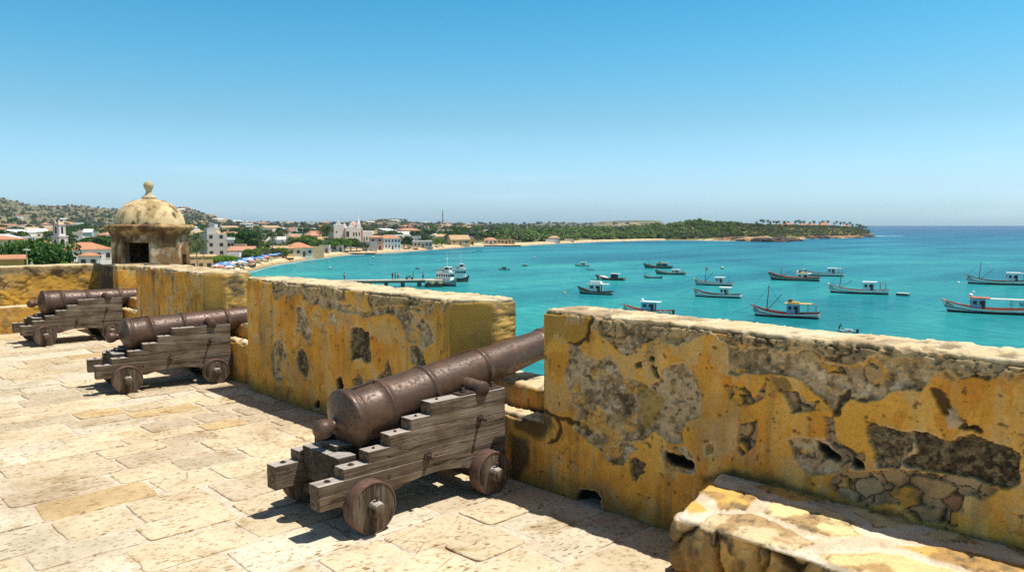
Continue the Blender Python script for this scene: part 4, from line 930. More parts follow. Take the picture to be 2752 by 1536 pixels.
def sea():
    t = NT('sea_water'); v = t.coord('Object')
    # depth follows the distance out from the bay: x' runs seaward
    mp = t.n('ShaderNodeMapping'); t.lk(t.tc.outputs['Object'], mp.inputs['Vector']); mp.inputs['Rotation'].default_value = (0, 0, R(-12))
    sp = t.n('ShaderNodeSeparateXYZ'); t.lk(mp.outputs[0], sp.inputs[0])
    warp = t.noise(t.coord('Object', (1, 1, 1)), .006, 4, .6); wr = t.math('MULTIPLY', t.math('SUBTRACT', warp, .5), 260.)
    dist = t.math('DIVIDE', t.math('ADD', t.math('SUBTRACT', sp.outputs['X'], t.math('MULTIPLY', sp.outputs['Y'], .18)), wr), 2600.)
    c = t.ramp(dist, [(.0, (.022, .33, .295)), (.055, (.016, .240, .265)), (.14, (.012, .205, .265)), (.30, (.008, .160, .255)), (.55, (.003, .118, .235)), (1., (.002, .090, .205))])
    big = t.noise(t.coord('Object', (1, 1, 1), (0, 0, R(20))), .012, 5, .6, .6); bigs = t.noise(t.coord('Object', (.25, 1.4, 1), (0, 0, R(-44))), .02, 5, .62, .2)
    c = t.mul(c, t.ramp(big, [(.36, (.62, .78, .84)), (.5, (1, 1, 1)), (.66, (1.7, 1.24, 1.08))]))
    c = t.mul(c, t.ramp(bigs, [(.38, (.58, .76, .84)), (.5, (1, 1, 1)), (.62, (1.7, 1.22, 1.12))]))
    w1 = t.noise(t.coord('Object', (1.7, .45, 1), (0, 0, R(44))), .50, 6, .66, .4); w2 = t.noise(t.coord('Object', (1.3, .7, 1), (0, 0, R(-25))), 1.9, 4, .6); w3 = t.noise(v, .12, 3, .5)
    c = t.mul(c, t.ramp(w1, [(.34, (.62, .74, .80)), (.5, (1, 1, 1)), (.64, (1.5, 1.2, 1.14))]))
    b1 = t.bump(w3, .5, .5); b2 = t.bump(w1, .8, .30, b1); t.bump(w2, .7, .08, b2)
    t.b.inputs['IOR'].default_value = 1.33
    M = t.out(c, 1., spec=0.)
    df = t.n('ShaderNodeBsdfDiffuse'); t.lk(c, df.inputs['Color']); gl_ = t.n('ShaderNodeBsdfGlossy'); gl_.inputs['Roughness'].default_value = .17
    fr = t.n('ShaderNodeFresnel'); fr.inputs['IOR'].default_value = 1.33; nb = t.b.inputs['Normal'].links[0].from_socket
    for x_ in (df, gl_, fr): t.lk(nb, x_.inputs['Normal'])
    fm = t.math('MULTIPLY', t.math('POWER', fr.outputs[0], .8), .42); ms = t.n('ShaderNodeMixShader'); t.lk(t.math('MINIMUM', fm, .27), ms.inputs[0])   # wave slopes keep the grazing mirror weak
    t.lk(df.outputs[0], ms.inputs[1]); t.lk(gl_.outputs[0], ms.inputs[2]); t.lk(ms.outputs[0], [x for x in t.t.nodes if x.type == 'OUTPUT_MATERIAL'][0].inputs['Surface'])
    mb = MB(); S_ = 160000
    mb.add([(-400, -2500, WZ), (S_, -S_*.9, WZ), (S_, S_, WZ), (-400, 2500, WZ)], [(0, 1, 2, 3)]); mb.add([(-400, -2500, WZ), (-400, 2500, WZ), (-S_, S_, WZ), (-S_, -S_, WZ)], [(0, 1, 2, 3)])
    mb.add([(-400, 2500, WZ), (S_, S_, WZ), (-S_, S_, WZ)], [(0, 1, 2)])
    o = mb.build('sea', M); tag(o, kind='structure')
    # surf along the beach and off the point
    q = MB(); rr = random.Random(4)
    Mf = simple('surf_foam', (.72, .76, .76), .6, .08, .4)
    prev = None; pts = []
    for u in np.arange(620, 2330, 6):
        f = float(SH(u)); nn = .5+.5*math.sin(u*.13)+.4*math.sin(u*.041+1)
        wd = (1.1+1.3*max(0, nn)) if u < 1850 else (1.2+1.6*max(0, nn)); fo = f-7.+1.6*math.sin(u*.07)
        pts.append((at(u, fo-wd/2), at(u, fo+wd/2)))
    for (a, b), (c_, d) in zip(pts[:-1], pts[1:]):
        q.add([(*a, WZ+.06), (*c_, WZ+.06), (*d, WZ+.10), (*b, WZ+.10)], [(0, 1, 2, 3)])
    for k in range(3):
        for i in range(26):
            u = 2262+i*5.6+k*13; u2 = u+5.6; f = 1010+k*16+i*4.+6*math.sin(i*.9+k); f2 = f+4; wd = (9-5*k/2)*math.sin(math.pi*(i+.5)/26.5)
            wd2 = (9-5*k/2)*math.sin(math.pi*(i+1.5)/26.5); q.add([(*at(u, f), WZ+.12), (*at(u2, f2), WZ+.12), (*at(u2, f2+wd2), WZ+.2), (*at(u, f+wd), WZ+.2)], [(0, 1, 2, 3)])
    o = q.build('surf', Mf); tag(o, kind='stuff')
sea()
# ------------------------------------------------------------------ vegetation
def leaf_mat(name, c1, c2, tr=.25):
    t = NT(name); v = t.coord('Object'); oi = t.n('ShaderNodeObjectInfo'); a = t.n('ShaderNodeAttribute', attribute_name='var')
    n = t.noise(v, .45, 4, .6); f = t.math('ADD', t.math('MULTIPLY', n, .55), t.math('MULTIPLY', a.outputs['Fac'], .45))
    c = t.ramp(f, [(.25, tuple(np.array(c1))), (.75, tuple(c2))])
    c = t.mul(c, t.ramp(oi.outputs['Random'], [(0., (.72, .80, .80)), (.5, (1., 1., 1.)), (1., (1.32, 1.18, .95))]))
    t.out(c, .75, spec=.2)
    tl = t.n('ShaderNodeBsdfTranslucent'); t.lk(c, tl.inputs['Color']); ms = t.n('ShaderNodeMixShader'); ms.inputs[0].default_value = tr
    o = [x for x in t.t.nodes if x.type == 'OUTPUT_MATERIAL'][0]
    t.lk(t.b.outputs[0], ms.inputs[1]); t.lk(tl.outputs[0], ms.inputs[2]); t.lk(ms.outputs[0], o.inputs['Surface']); return t.m
L_DARK = leaf_mat('leaf_dark', (.028, .080, .014), (.085, .180, .030)); L_MID = leaf_mat('leaf_mid', (.050, .115, .018), (.135, .235, .040)); L_BRI = leaf_mat('leaf_bright', (.060, .135, .010), (.16, .29, .030))
L_OLV = leaf_mat('leaf_olive', (.080, .110, .034), (.17, .20, .072)); L_HILL = leaf_mat('hill_scrub_leaf', (.105, .122, .078), (.155, .168, .112)); L_SEA = leaf_mat('leaf_bluish', (.060, .105, .055), (.13, .19, .10)); L_PALM = leaf_mat('palm_leaf', (.045, .080, .022), (.17, .21, .075)); L_BELT = leaf_mat('belt_leaf', (.055, .115, .028), (.20, .29, .085))
BARK = simple('bark', (.16, .12, .085), .9, .3, 3, .4, 12, .03); BARKP = simple('palm_bark', (.22, .18, .13), .9, .25, 4, .4, 14, .03)
def crown_np(seed, w, h, nleaf, ls, lobes=14, flat=.6, r0=.30):
    g = np.random.default_rng(seed); C = []
    for k in range(lobes):
        a = g.uniform(0, 2*math.pi); r = math.sqrt(g.uniform(0, 1))*.40*w; q = r/(.5*w)
        z = h*(.46+ (g.uniform(-.34, .34))*(1-q**2*.45)); C.append((r*math.cos(a), r*math.sin(a), z, w*g.uniform(r0*.62, r0)*(1-.25*q)))
    C = np.array(C); per = g.choice(len(C), nleaf, p=C[:, 3]**2/(C[:, 3]**2).sum()); c = C[per]
    d = g.normal(size=(nleaf, 3)); d /= np.linalg.norm(d, axis=1)[:, None]; d[:, 2] = np.where(d[:, 2] < -.35, -d[:, 2]*.6, d[:, 2])
    rr = c[:, 3]*g.uniform(.72, 1.06, nleaf); sq = np.array([1, 1, flat*h/w*1.55]); P = c[:, :3]+d*rr[:, None]*sq
    n = d*.7+g.normal(size=(nleaf, 3))*.55+np.array([0, 0, .35]); n /= np.linalg.norm(n, axis=1)[:, None]
    t = np.cross(n, g.normal(size=(nleaf, 3))); t /= np.linalg.norm(t, axis=1)[:, None]; b = np.cross(n, t)
    s = ls*g.uniform(.6, 1.3, nleaf)[:, None]; s2 = s*g.uniform(.45, .8, nleaf)[:, None]
    V = np.stack([P-t*s, P-b*s2, P+t*s, P+b*s2], 1).reshape(-1, 3); var = np.repeat(g.uniform(0, 1, nleaf), 4)
    return V, var, C
def quads(n): return np.arange(n*4).reshape(n, 4)
def make_tree(seed, w, h, mat_, nleaf=1500, ls=.45, lobes=14, trunk=.32, name='broadleaf_tree', flat=.6):
    root = empty(name); V, var, C = crown_np(seed, w, h*(1-trunk*.6), nleaf, ls, lobes, flat); V[:, 2] += h*trunk*.45
    npmesh('crown', V, quads(nleaf), mat_, root, smooth=False, extra={'var': var})
    q = MB(); g = random.Random(seed); top = Vector((0, 0, h*trunk)); r = .035*w
    q.bar((0, 0, -.5), top, r, 8, r2=r*.7)
    for c in C[:7]: q.bar(top, (c[0]*.8, c[1]*.8, c[2]+h*trunk*.45-.1*h), r*.5, 6, r2=r*.15)
    q.build('trunk', BARK, root); return root
def palm_crown(seed, R_, n, seg, lw, lf):
    g = random.Random(seed); V = []; F_ = []; var = []
    for k in range(n):
        az = 2*math.pi*k/n*1.0+g.uniform(-.3, .3); el = g.choice([.95, .6, .25, -.15, -.6])+g.uniform(-.2, .2); L = R_*g.uniform(.8, 1.1); p = Vector((0, 0, 0)); d = Vector((math.cos(az)*math.cos(el), math.sin(az)*math.cos(el), math.sin(el)))
        pts = [p.copy()]
        for s_ in range(seg): p = p+d*(L/seg); d = (d+Vector((0, 0, -.30-.06*s_))*(.9)*(6./seg)).normalized(); pts.append(p.copy())
        sd = Vector((-math.sin(az), math.cos(az), 0)); vv = g.random()
        for s_ in range(seg):
            a, b = pts[s_], pts[s_+1]; wd = lw*R_*math.sin(math.pi*min(.97, (s_+.9)/(seg+.6)))**.7
            for side in (-1, 1):
                for j in range(lf):
                    t0, t1 = j/lf, (j+.62)/lf; p0, p1 = a.lerp(b, t0), a.lerp(b, t1)
                    tip = (p0+p1)/2+sd*side*wd*g.uniform(.85, 1.1)+(b-a)*.35+Vector((0, 0, -wd*g.uniform(.25, .6)))
                    i = len(V); V += [tuple(p0), tuple(p1), tuple(tip)]; F_.append((i, i+1, i+2)); var += [vv]*3
    return V, F_, var
def make_palm(seed, h, R_, n=16, seg=6, lf=4, name='palm_tree', lean=.06, lw=.20, mt=None):
    root = empty(name); g = random.Random(seed); la = g.uniform(0, 6.3); q = MB(); pts = []
    for k in range(7): t_ = k/6; pts.append(Vector((math.cos(la)*lean*h*t_**2, math.sin(la)*lean*h*t_**2, -.4+(h+.4)*t_)))
    for k in range(6): q.bar(pts[k], pts[k+1], .20*(1-.09*k), 8, r2=.20*(1-.09*(k+1)))
    q.build('trunk', BARKP, root); V, F_, var = palm_crown(seed, R_, n, seg, lw, lf); V = [(v[0]+pts[-1].x, v[1]+pts[-1].y, v[2]+pts[-1].z) for v in V]
    npmesh('crown', V, F_, mt or L_PALM, root, smooth=False, extra={'var': var}); return root
# one prototype of each; the first placing moves the prototype itself
PROTO = {}
def proto(key, mk): PROTO[key] = [mk, None]
proto('big', lambda: make_tree(1, 14, 10.5, L_DARK, 5200, .42, 26, .3, 'spreading_tree', .62)); proto('round', lambda: make_tree(2, 9, 7.5, L_MID, 2300, .36, 16)); proto('bright', lambda: make_tree(3, 8.5, 6.2, L_BRI, 2400, .32, 15, .22, flat=.75))
proto('dark', lambda: make_tree(4, 9, 8, L_DARK, 2200, .38, 15)); proto('olive', lambda: make_tree(5, 8, 6.5, L_OLV, 1800, .36, 13)); proto('sea', lambda: make_tree(6, 8.5, 7, L_SEA, 1500, .42, 13))
proto('farA', lambda: make_tree(7, 9, 7.5, L_DARK, 520, .72, 10)); proto('farB', lambda: make_tree(8, 9, 7, L_MID, 520, .72, 10)); proto('farC', lambda: make_tree(9, 9, 6.5, L_SEA, 460, .75, 10)); proto('farD', lambda: make_tree(10, 8, 6, L_OLV, 460, .72, 9))
proto('palm', lambda: make_palm(11, 9.6, 3.7, 30, 7, 5, lw=.30)); proto('palmB', lambda: make_palm(12, 10.8, 3.1, 26, 6, 4, lw=.30)); proto('palmF', lambda: make_palm(13, 6.5, 2.4, 26, 5, 4, lean=.06, lw=.42, mt=L_DARK)); proto('palmG', lambda: make_palm(14, 5.6, 2.5, 26, 5, 4, lean=-.08, lw=.42, mt=L_DARK))
OCC = []                                                 # occupied ground: x, y, radius
def free(x, y, r): return all((x-a)**2+(y-b)**2 > (r+c)**2 for a, b, c in OCC)
def place(key, x, y, s=1., label=None, cat='tree', group=None, rz=None, z=None, sz=None):
    mk, first = PROTO[key]
    if first is None: o = mk(); PROTO[key][1] = o
    else: o = copy_tree(first)
    o.location = (x, y, gz(x, y) if z is None else z); o.rotation_euler = (0, 0, random.uniform(0, 6.28) if rz is None else rz); o.scale = (s, s, sz or s)
    for k in ('label', 'category', 'group'):
        if k in o.keys(): del o[k]
    tag(o, label, cat, group); OCC.append((x, y, 3*s)); return o
def stuff_wood(name, spots, mat_, nl, ls, seed, label):
    """spots (N,4): x, y, z, width"""
    protos = [crown_np(seed+k, 1., .78, nl, ls, 8, .7, .34) for k in range(4)]; g = np.random.default_rng(seed); VV = []; AA = []
    for i, (x, y, z, w_) in enumerate(spots):
        V, var, _ = protos[i % 4]; a = g.uniform(0, 6.28); c, s = math.cos(a), math.sin(a); hz = w_*g.uniform(.8, 1.15)
        VV.append(np.stack([(V[:, 0]*c-V[:, 1]*s)*w_+x, (V[:, 0]*s+V[:, 1]*c)*w_+y, V[:, 2]*hz+z-.12*hz], 1)); AA.append(np.clip(var*.5+g.uniform(0, .5), 0, 1))
    V = np.concatenate(VV); o = npmesh(name, V, quads(len(V)//4), mat_, None, smooth=False, extra={'var': np.concatenate(AA)})
    tag(o, label, name.replace('_', ' ') if 0 else None, None, 'stuff'); return o
def scatter(n, u0, u1, f0, f1, seed, cond=None, wr=(5, 9)):
    g = np.random.default_rng(seed); o = []
    k = 0
    while len(o) < n and k < n*12:
        k += 1; u = g.uniform(u0, u1); f = math.exp(g.uniform(math.log(f0), math.log(f1)))
        x, y = at(u, f); ds = f-float(SH(u))
        if cond and not cond(u, f, ds, x, y): continue
        o.append((x, y, 0, g.uniform(*wr)))
    o = np.array(o); o[:, 2] = hgt(o[:, 0], o[:, 1])+WZ
    return o[o[:, 2] > WZ+.8]
# ------------------------------------------------------------------ buildings
WM = {k: simple('wall_'+k, tuple(c), .9, .10, .8, .15, 6, .02, spec=.2) for k, c in dict(white=lin(236, 232, 226), cream=lin(228, 214, 188), grey=lin(196, 188, 176), tan=lin(206, 176, 132), pink=lin(214, 168, 146), ochre=lin(206, 160, 96), stone=lin(226, 212, 200), blue=lin(170, 200, 204)).items()}
def tiles(name, c):
    t = NT(name); v = t.coord('Object'); n = t.noise(v, 1.2, 5, .65); col = t.ramp(n, [(.3, tuple(np.array(c)*.72)), (.55, tuple(c)), (.75, tuple(np.minimum(np.array(c)*1.18, 1)))])
    wv = t.n('ShaderNodeTexWave'); wv.inputs['Scale'].default_value = 1.7; wv.inputs['Distortion'].default_value = .4; t.lk(v, wv.inputs['Vector']); col = t.mul(col, t.ramp(wv.outputs['Fac'], [(0., (.78, .74, .72)), (.6, (1.05, 1.05, 1.05))]))
    return t.out(col, .85, spec=.2)
RM = dict(orange=tiles('roof_orange', lin(202, 144, 110)), terra=tiles('roof_terracotta', lin(182, 130, 108)), salmon=tiles('roof_salmon', lin(204, 150, 122)), tanr=tiles('roof_tan', lin(204, 172, 130)), whiter=simple('roof_white', tuple(lin(232, 230, 222)), .8, .1, .6), greyr=simple('roof_grey', tuple(lin(150, 148, 142)), .85, .15, .6))
DKG = simple('dark_opening', (.030, .028, .028), .4, .3, 2); DOORM = simple('door_brown', (.10, .055, .035), .7, .2, 2); TRIM = simple('white_trim', tuple(lin(238, 234, 228)), .8, .06, 2)
def face_rot(x, y, jit=0.): return math.atan2(-y, -x)+math.pi/2+jit     # local -y faces the camera
def house(x, y, w, d, h, rz, roof='flat', wall='white', rc='orange', floors=1, nw=3, label=None, group=None, cat='house', rh=None, over=.35, parts=True, door=True, z=None, name='town_house', arch=False, skirt=2.):
    z = gz(x, y) if z is None else z; OCC.append((x, y, max(w, d)*.62))
    o = empty(name, (x, y, z), rz, label, cat, group); rh = rh or w*.14; q = MB()
    q.box((0, 0, (h-skirt)/2), (w, d, h+skirt))
    if roof == 'flat': 
        for sx, sy, dx, dy in ((0, -1, w, .18), (0, 1, w, .18), (-1, 0, .18, d-.36), (1, 0, .18, d-.36)): q.box((sx*(w/2-.09), sy*(d/2-.09), h+.2), (dx, dy, .4))
    if roof == 'gable': q.prism([(-d/2, h), (d/2, h), (0, h+rh*.96)], -w/2, w/2, 0, 'x')
    wl = q.build('wall', WM[wall], o); e = over; r = MB()
    if roof == 'gable':
        for s_ in (-1, 1): r.prism([(s_*(d/2+e), h-rh*e/(d/2)-.02), (s_*(d/2+e), h-rh*e/(d/2)+.16), (0, h+rh+.16), (0, h+rh-.02)], -w/2-e, w/2+e, 0, 'x')
    elif roof == 'hip':
        k = min(w, d)/2; r.add([(-w/2-e, -d/2-e, h-.05), (w/2+e, -d/2-e, h-.05), (w/2+e, d/2+e, h-.05), (-w/2-e, d/2+e, h-.05), (-w/2+k, 0, h+rh), (w/2-k*.999, 0, h+rh), (-w/2-e, -d/2-e, h+.1), (w/2+e, -d/2-e, h+.1), (w/2+e, d/2+e, h+.1), (-w/2-e, d/2+e, h+.1)],
              [(0, 3, 2, 1), (0, 1, 7, 6), (1, 2, 8, 7), (2, 3, 9, 8), (3, 0, 6, 9), (6, 7, 5, 4), (7, 8, 5), (8, 9, 4, 5), (9, 6, 4)])
    elif roof == 'shed': r.prism([(-d/2-e, h+.02), (-d/2-e, h+.16), (d/2+e, h+.16+rh), (d/2+e, h+.02+rh)], -w/2-e, w/2+e, 0, 'x')
    else: r.box((0, 0, h+.03), (w-.4, d-.4, .1))
    r.build('roof', RM[rc], o)
    if not parts: return o
    fh = h/floors
    for fl in range(floors):
        zc = fl*fh+fh*.55; n_ = nw
        for k in range(n_):
            xx = -w/2+w*(k+.5)/n_
            if door and fl == 0 and k == n_//2: 
                b = MB(); b.box((xx, -d/2-.03, min(2.1, h*.8)/2), (1.1, .08, min(2.1, h*.8))); b.build('door', DOORM, o, bevel=.02); continue
            ww, wh = min(1.3, w/n_*.5), min(1.25, fh*.45); b = MB()
            if arch: 
                pts = [(-ww/2, -wh/2), (ww/2, -wh/2), (ww/2, wh*.2)]+[(ww/2*math.cos(a), wh*.2+ww/2*math.sin(a)) for a in np.linspace(.3, math.pi-.3, 6)]+[(-ww/2, wh*.2)]
                b.prism([(xx+p, zc+q_) for p, q_ in pts], -d/2-.05, -d/2+.1, 0, 'y')
            else: b.box((xx, -d/2-.02, zc), (ww, .08, wh))
            wi = b.build('window', DKG, o)
            if h > 5 or arch: b = MB(); b.box((xx, -d/2-.06, zc-wh/2-.06), (ww+.25, .14, .1)); b.build('sill', TRIM, wi)
        if w < 30:
            for k in range(max(1, int(d/4))):
                yy = -d/2+d*(k+.5)/max(1, int(d/4)); b = MB(); b.box((w/2+.02, yy, zc), (.08, 1., min(1.2, fh*.42))); b.build('window', DKG, o)
    return o
def hu(u, f, **kw): x, y = at(u, f); return x, y
def H(u, f, w, d, h, jit=0., **kw):
    f2 = max(f, float(SH(u))+12+d/2); w *= f2/f; x, y = at(u, f2); return house(x, y, w, d, h, face_rot(x, y, R(jit)), **kw)
m_ = lambda px, f: px*f/F                                # picture width -> metres at distance f
# --- church with bell tower at the left
x, y = at(159, 232); ct = empty('bell_tower', (x, y, gz(x, y)), face_rot(x, y, R(38)), 'white two-stage bell tower with pinkish trim and arched openings, ragged top', 'bell tower'); OCC.append((x, y, 4)); ct.scale = (.86, .86, 1)
TW = simple('tower_wash', tuple(lin(226, 216, 214)), .9, .12, .9, .2, 8, .03); TP = simple('tower_trim', tuple(lin(206, 176, 166)), .9, .12, 1.2); zt = 4.15-gz(x, y); s1 = zt*.58
q = MB(); q.box((0, 0, s1/2-1), (3.5, 3.5, s1+2)); q.box((0, 0, s1+.15), (3.9, 3.9, .3)); q.box((0, 0, s1+(zt-s1-2.2)/2), (2.7, 2.7, zt-s1-2.2)); q.build('shaft', TW, ct)
q = MB(); q.box((0, 0, s1-.4), (3.62, 3.62, .3)); q.build('band', TP, ct); zc = zt-2.2; q = MB(); q.box((0, 0, zc+.15), (3.1, 3.1, .35)); q.build('cornice', TP, ct); q = MB(); q.box((0, 0, zc+.6), (2.2, 2.2, .7), taper=.7); q.build('cap', simple('tower_cap', tuple(lin(206, 186, 130)), .9, .2, 2), ct)
for sx, sy in ((-.85, -.85), (.85, -.85), (-.85, .85), (.85, .85)): q = MB(); q.box((sx, sy, zc+1.0), (.35, .35, 1.2), taper=.5); q.build('pinnacle', TW, ct)
for st, hw, z0 in ((3.5, .45, s1*.62), (2.7, .4, s1+.9)):
    for k in range(2):
        b = MB(); pts = [(-hw, 0), (hw, 0), (hw, 1.7)]+[(hw*math.cos(a), 1.7+hw*math.sin(a)) for a in np.linspace(.2, math.pi-.2, 7)]+[(-hw, 1.7)]
        if k == 0: b.prism([(p, z0+q_) for p, q_ in pts], -st/2-.05, -st/2+.2, 0, 'y')
        else: b.prism([(p, z0+q_) for p, q_ in pts], -st/2-.05, -st/2+.2, 0, 'x')
        b.build('arched_opening', DKG, ct)
for s_, st, z0, z1 in ((1, 3.5, 0, s1), (1, 2.7, s1+.3, zc)):
    for sx, sy in ((-1, -1), (1, -1), (-1, 1)): b = MB(); b.box((sx*(st/2-.12), sy*(st/2-.12), (z0+z1)/2), (.36, .36, z1-z0)); b.build('corner_strip', TP, ct)
H(226, 222, m_(112, 222), 9, 4.0, 14, z=-8.85, roof='hip', wall='white', rc='orange', nw=5, arch=True, rh=2.0, label='long white church building under a broad orange tiled roof beside the bell tower', cat='church', name='church_nave')
H(236, 205, 4.6, 3.2, 3.3, -8, roof='hip', wall='white', rc='orange', nw=2, rh=.9, label='small orange hipped porch roof in front of the long white church building', cat='porch', name='church_porch', door=False)
H(4, 178, m_(90, 178), 7, 4.6, 6, roof='hip', wall='cream', rc='orange', nw=5, rh=.9, over=.7, label='cream house with orange roof and shaded veranda, above the large dark tree', z=-5.9, skirt=6)
H(8, 96, m_(84, 96), 4, 3.0, -3, roof='shed', wall='ochre', rc='orange', nw=4, rh=.35, over=.4, label='low ochre building with orange roof just beyond the rubble wall', z=-5.35, skirt=5)
x, y = at(28, 86); q = MB(); q.box((0, 0, 0), (4.6, .3, 6)); o = q.build('garden_wall', WM['white']); o.location = (x, y, -6.1+.3); o.rotation_euler.z = face_rot(x, y, R(-6)); tag(o, 'plain white garden wall in front of the low ochre building', 'wall')
x, y = at(68, 78); p = empty('street_lamp', (x, y, gz(x, y)), 0, 'pale tall street lamp with a round head in front of the large dark tree', 'street lamp'); zt = -.65-gz(x, y)
q = MB(); q.bar((0, 0, -.5), (0, 0, zt), .09, 10, r2=.06); q.build('post', WM['tan'], p); q = MB(); q.lathe([(.02, -.06), (.34, -.05), (.36, 0), (.30, .10), (.06, .16)], 16, 0, 'z', (0, 0, zt)); q.build('lamp_head', simple('lamp_shade', (.30, .34, .24), .6, .1, 2), p)
x, y = at(80, 74); p = empty('gate_post', (x, y, gz(x, y)), 0, 'weathered square post with a small cap beside the street lamp', 'post'); zt = -1.9-gz(x, y)
q = MB(); q.box((0, 0, zt/2), (.22, .22, zt)); q.build('shaft', WM['pink'], p); q = MB(); q.box((0, 0, zt+.04), (.34, .34, .08)); q.lathe([(.01, .08), (.12, .14), (.02, .3)], 8, 0, 'z', (0, 0, zt)); q.build('cap', WM['grey'], p)
# --- grey concrete block and its neighbours by the beach
x, y = at(572, 300); gb = empty('apartment_block', (x, y, gz(x, y)), face_rot(x, y, R(20)), 'bare grey concrete apartment block with dark windows and a water tank on top', 'building'); OCC.append((x, y, 9)); zt = -1.15-gz(x, y); W_, D_ = 7.6, 8.0
q = MB(); q.box((0, 0, zt/2-1), (W_, D_, zt+2)); q.build('wall', WM['grey'], gb); q = MB(); q.box((W_/2+1.4, -.6, zt*.36-1), (2.8, 6.6, zt*.72+2)); q.build('side_wing', WM['grey'], gb)
q = MB(); q.box((W_/2+1.5, -.6, zt*.72+.5), (3.2, 7, .9)); q.build('white_parapet', WM['white'], gb); q = MB(); q.box((-1.2, 0, zt+1.1), (3.4, 3.4, 2.2)); q.build('stair_head', WM['grey'], gb)
q = MB(); q.box((-.9, 0, zt+3.2), (1.9, 2.0, 2.2)); q.build('water_tank', RM['greyr'], gb); q = MB(); q.box((1.1, .3, zt+2.8), (1.3, 1.4, 1.6)); q.build('white_tank', WM['white'], gb)
for fl in range(3):
    for xx in (-2.3, 1.6): b = MB(); b.box((xx, -D_/2-.02, 1.9+fl*3.0), (1.3, .1, 1.2)); b.build('window', DKG, gb)
    if fl < 2:
        for xx in (W_/2+.75, W_/2+2.1): b = MB(); b.box((xx, -3.92, 2.0+fl*2.9), (1.1, .1, 1.3)); b.build('window', DKG, gb)
for k in range(3): b = MB(); b.box((W_/2+.02, -2.6+k*2.3, zt-1.6), (.1, 1.3, 1.1)); b.build('window', DKG, gb)
H(645, 298, m_(28, 298), 4, 5.0, -6, roof='flat', wall='pink', rc='whiter', floors=1, nw=2, label='pink upper storey with a plain white roof behind the red roofed bar', door=False)
H(648, 282, m_(62, 282), 7, 3.6, -10, roof='shed', wall='grey', rc='salmon', nw=5, rh=1.4, label='grey bar with long faded red roof behind the bright green beach trees')
H(628, 262, m_(30, 262), 3.4, 3.4, -10, roof='flat', wall='white', rc='whiter', nw=2, label='small white beach kiosk with flat white roof', cat='kiosk', name='beach_kiosk')
H(540, 250, m_(70, 250), 4, 2.6, 8, roof='shed', wall='tan', rc='tanr', nw=4, rh=.5, label='long low thatched beach bar right of the sentry box', cat='beach bar', name='beach_bar')
H(536, 226, m_(60, 226), 4, 2.4, 4, roof='flat', wall='tan', rc='tanr', nw=3, label='crumbling tan beach hut with dark doorway, nearest beside the sentry box', cat='hut', name='beach_hut')
H(800, 322, m_(62, 322), 8, 3.6, 18, roof='hip', wall='cream', rc='orange', nw=4, rh=2.3, over=.7, label='cream seafront house with bright orange hipped roof by the umbrellas')
H(758, 326, m_(52, 326), 6, 3.4, 18, roof='shed', wall='tan', rc='tanr', nw=3, rh=.8, label='low cream annex left of the seafront house with orange hipped roof')
x, y = at(832, 343); o = empty('beach_compound', (x, y, gz(x, y)), face_rot(x, y, R(16)), 'tan walled compound standing on the sand right of the umbrellas', 'compound'); OCC.append((x, y, 6)); W_, D_ = 10.5, 6; q = MB()
for c, dd in (((0, -D_/2, 1.4), (W_, .3, 5.4)), ((0, D_/2, 1.4), (W_, .3, 5.4)), ((-W_/2+.15, 0, 1.4), (.3, D_-.3, 5.4)), ((W_/2-.15, 0, 1.4), (.3, D_-.3, 5.4))): q.box(c, dd)
q.build('wall', WM['tan'], o); b = MB(); b.box((-W_/2+1.1, -D_/2-.12, 1.2), (1.1, .1, 2.8)); b.build('door', DOORM, o)
# --- the big pale mansion with spires
fM = 440; x, y = at(938, fM); mn = empty('pale_mansion', (x, y, gz(x, y)), face_rot(x, y, R(24)), 'large weathered pale church-like mansion with curved gables and a white spire', 'mansion'); OCC.append((x, y, 14)); k = fM/F*1.0
STW = WM['stone']; zt = 2.0-gz(x, y)
q = MB(); q.box((-7.0, 1.5, zt*.5-1), (6.4, 8, zt+2)); q.build('left_block', STW, mn); q = MB(); q.box((1.2, .5, zt*.45-1), (10.2, 9, zt*.9+2)); q.build('main_block', STW, mn); q = MB(); q.box((9.4, -.5, zt*.37-1), (6.4, 7.5, zt*.74+2)); q.build('right_block', STW, mn)
q = MB(); q.box((6.9, .2, zt*.74+.15), (10.0, 8.2, .3)); q.build('ledge', TRIM, mn)
def gable(mb, x0, y0, z0, w_, h_):
    pts = [(-w_/2, 0), (-w_/2, h_*.12), (-w_*.30, h_*.2), (-w_*.16, h_*.48), (-w_*.08, h_*.8), (0, h_), (w_*.08, h_*.8), (w_*.16, h_*.48), (w_*.30, h_*.2), (w_/2, h_*.12), (w_/2, 0)]
    mb.prism([(x0+p, z0+q_) for p, q_ in pts], y0-.25, y0+.25, 0, 'y')
for (gx_, gy_, gz_, gw, gh) in ((-7.4, -2.3, zt-.1, 6.2, 3.2), (-.6, -3.8, zt*.9-.1, 5.2, 3.4), (-.6, 5.0, zt*.9-.1, 5.2, 3.), (4.6, -3.6, zt*.9-.1, 3.0, 2.4)): b = MB(); gable(b, gx_, gy_, gz_, gw, gh); b.build('gable', TRIM, mn)
q = MB(); q.lathe([(2.3, zt*.9-.2), (2.3, zt*.9+.8), (2.0, zt*.9+2.0), (1.3, zt*.9+3.0), (.4, zt*.9+3.5)], 14, 0, 'z', (3.0, 1.5, 0)); q.build('dome', WM['pink'], mn)
q = MB(); q.lathe([(1.3, zt*.9-.2), (1.25, zt*.9+1.6), (.9, zt*.9+2.6), (.42, zt*.9+4.3), (.18, zt*.9+5.8), (.02, zt*.9+6.4)], 12, 0, 'z', (5.0, -1.4, 0)); q.build('spire', TRIM, mn)
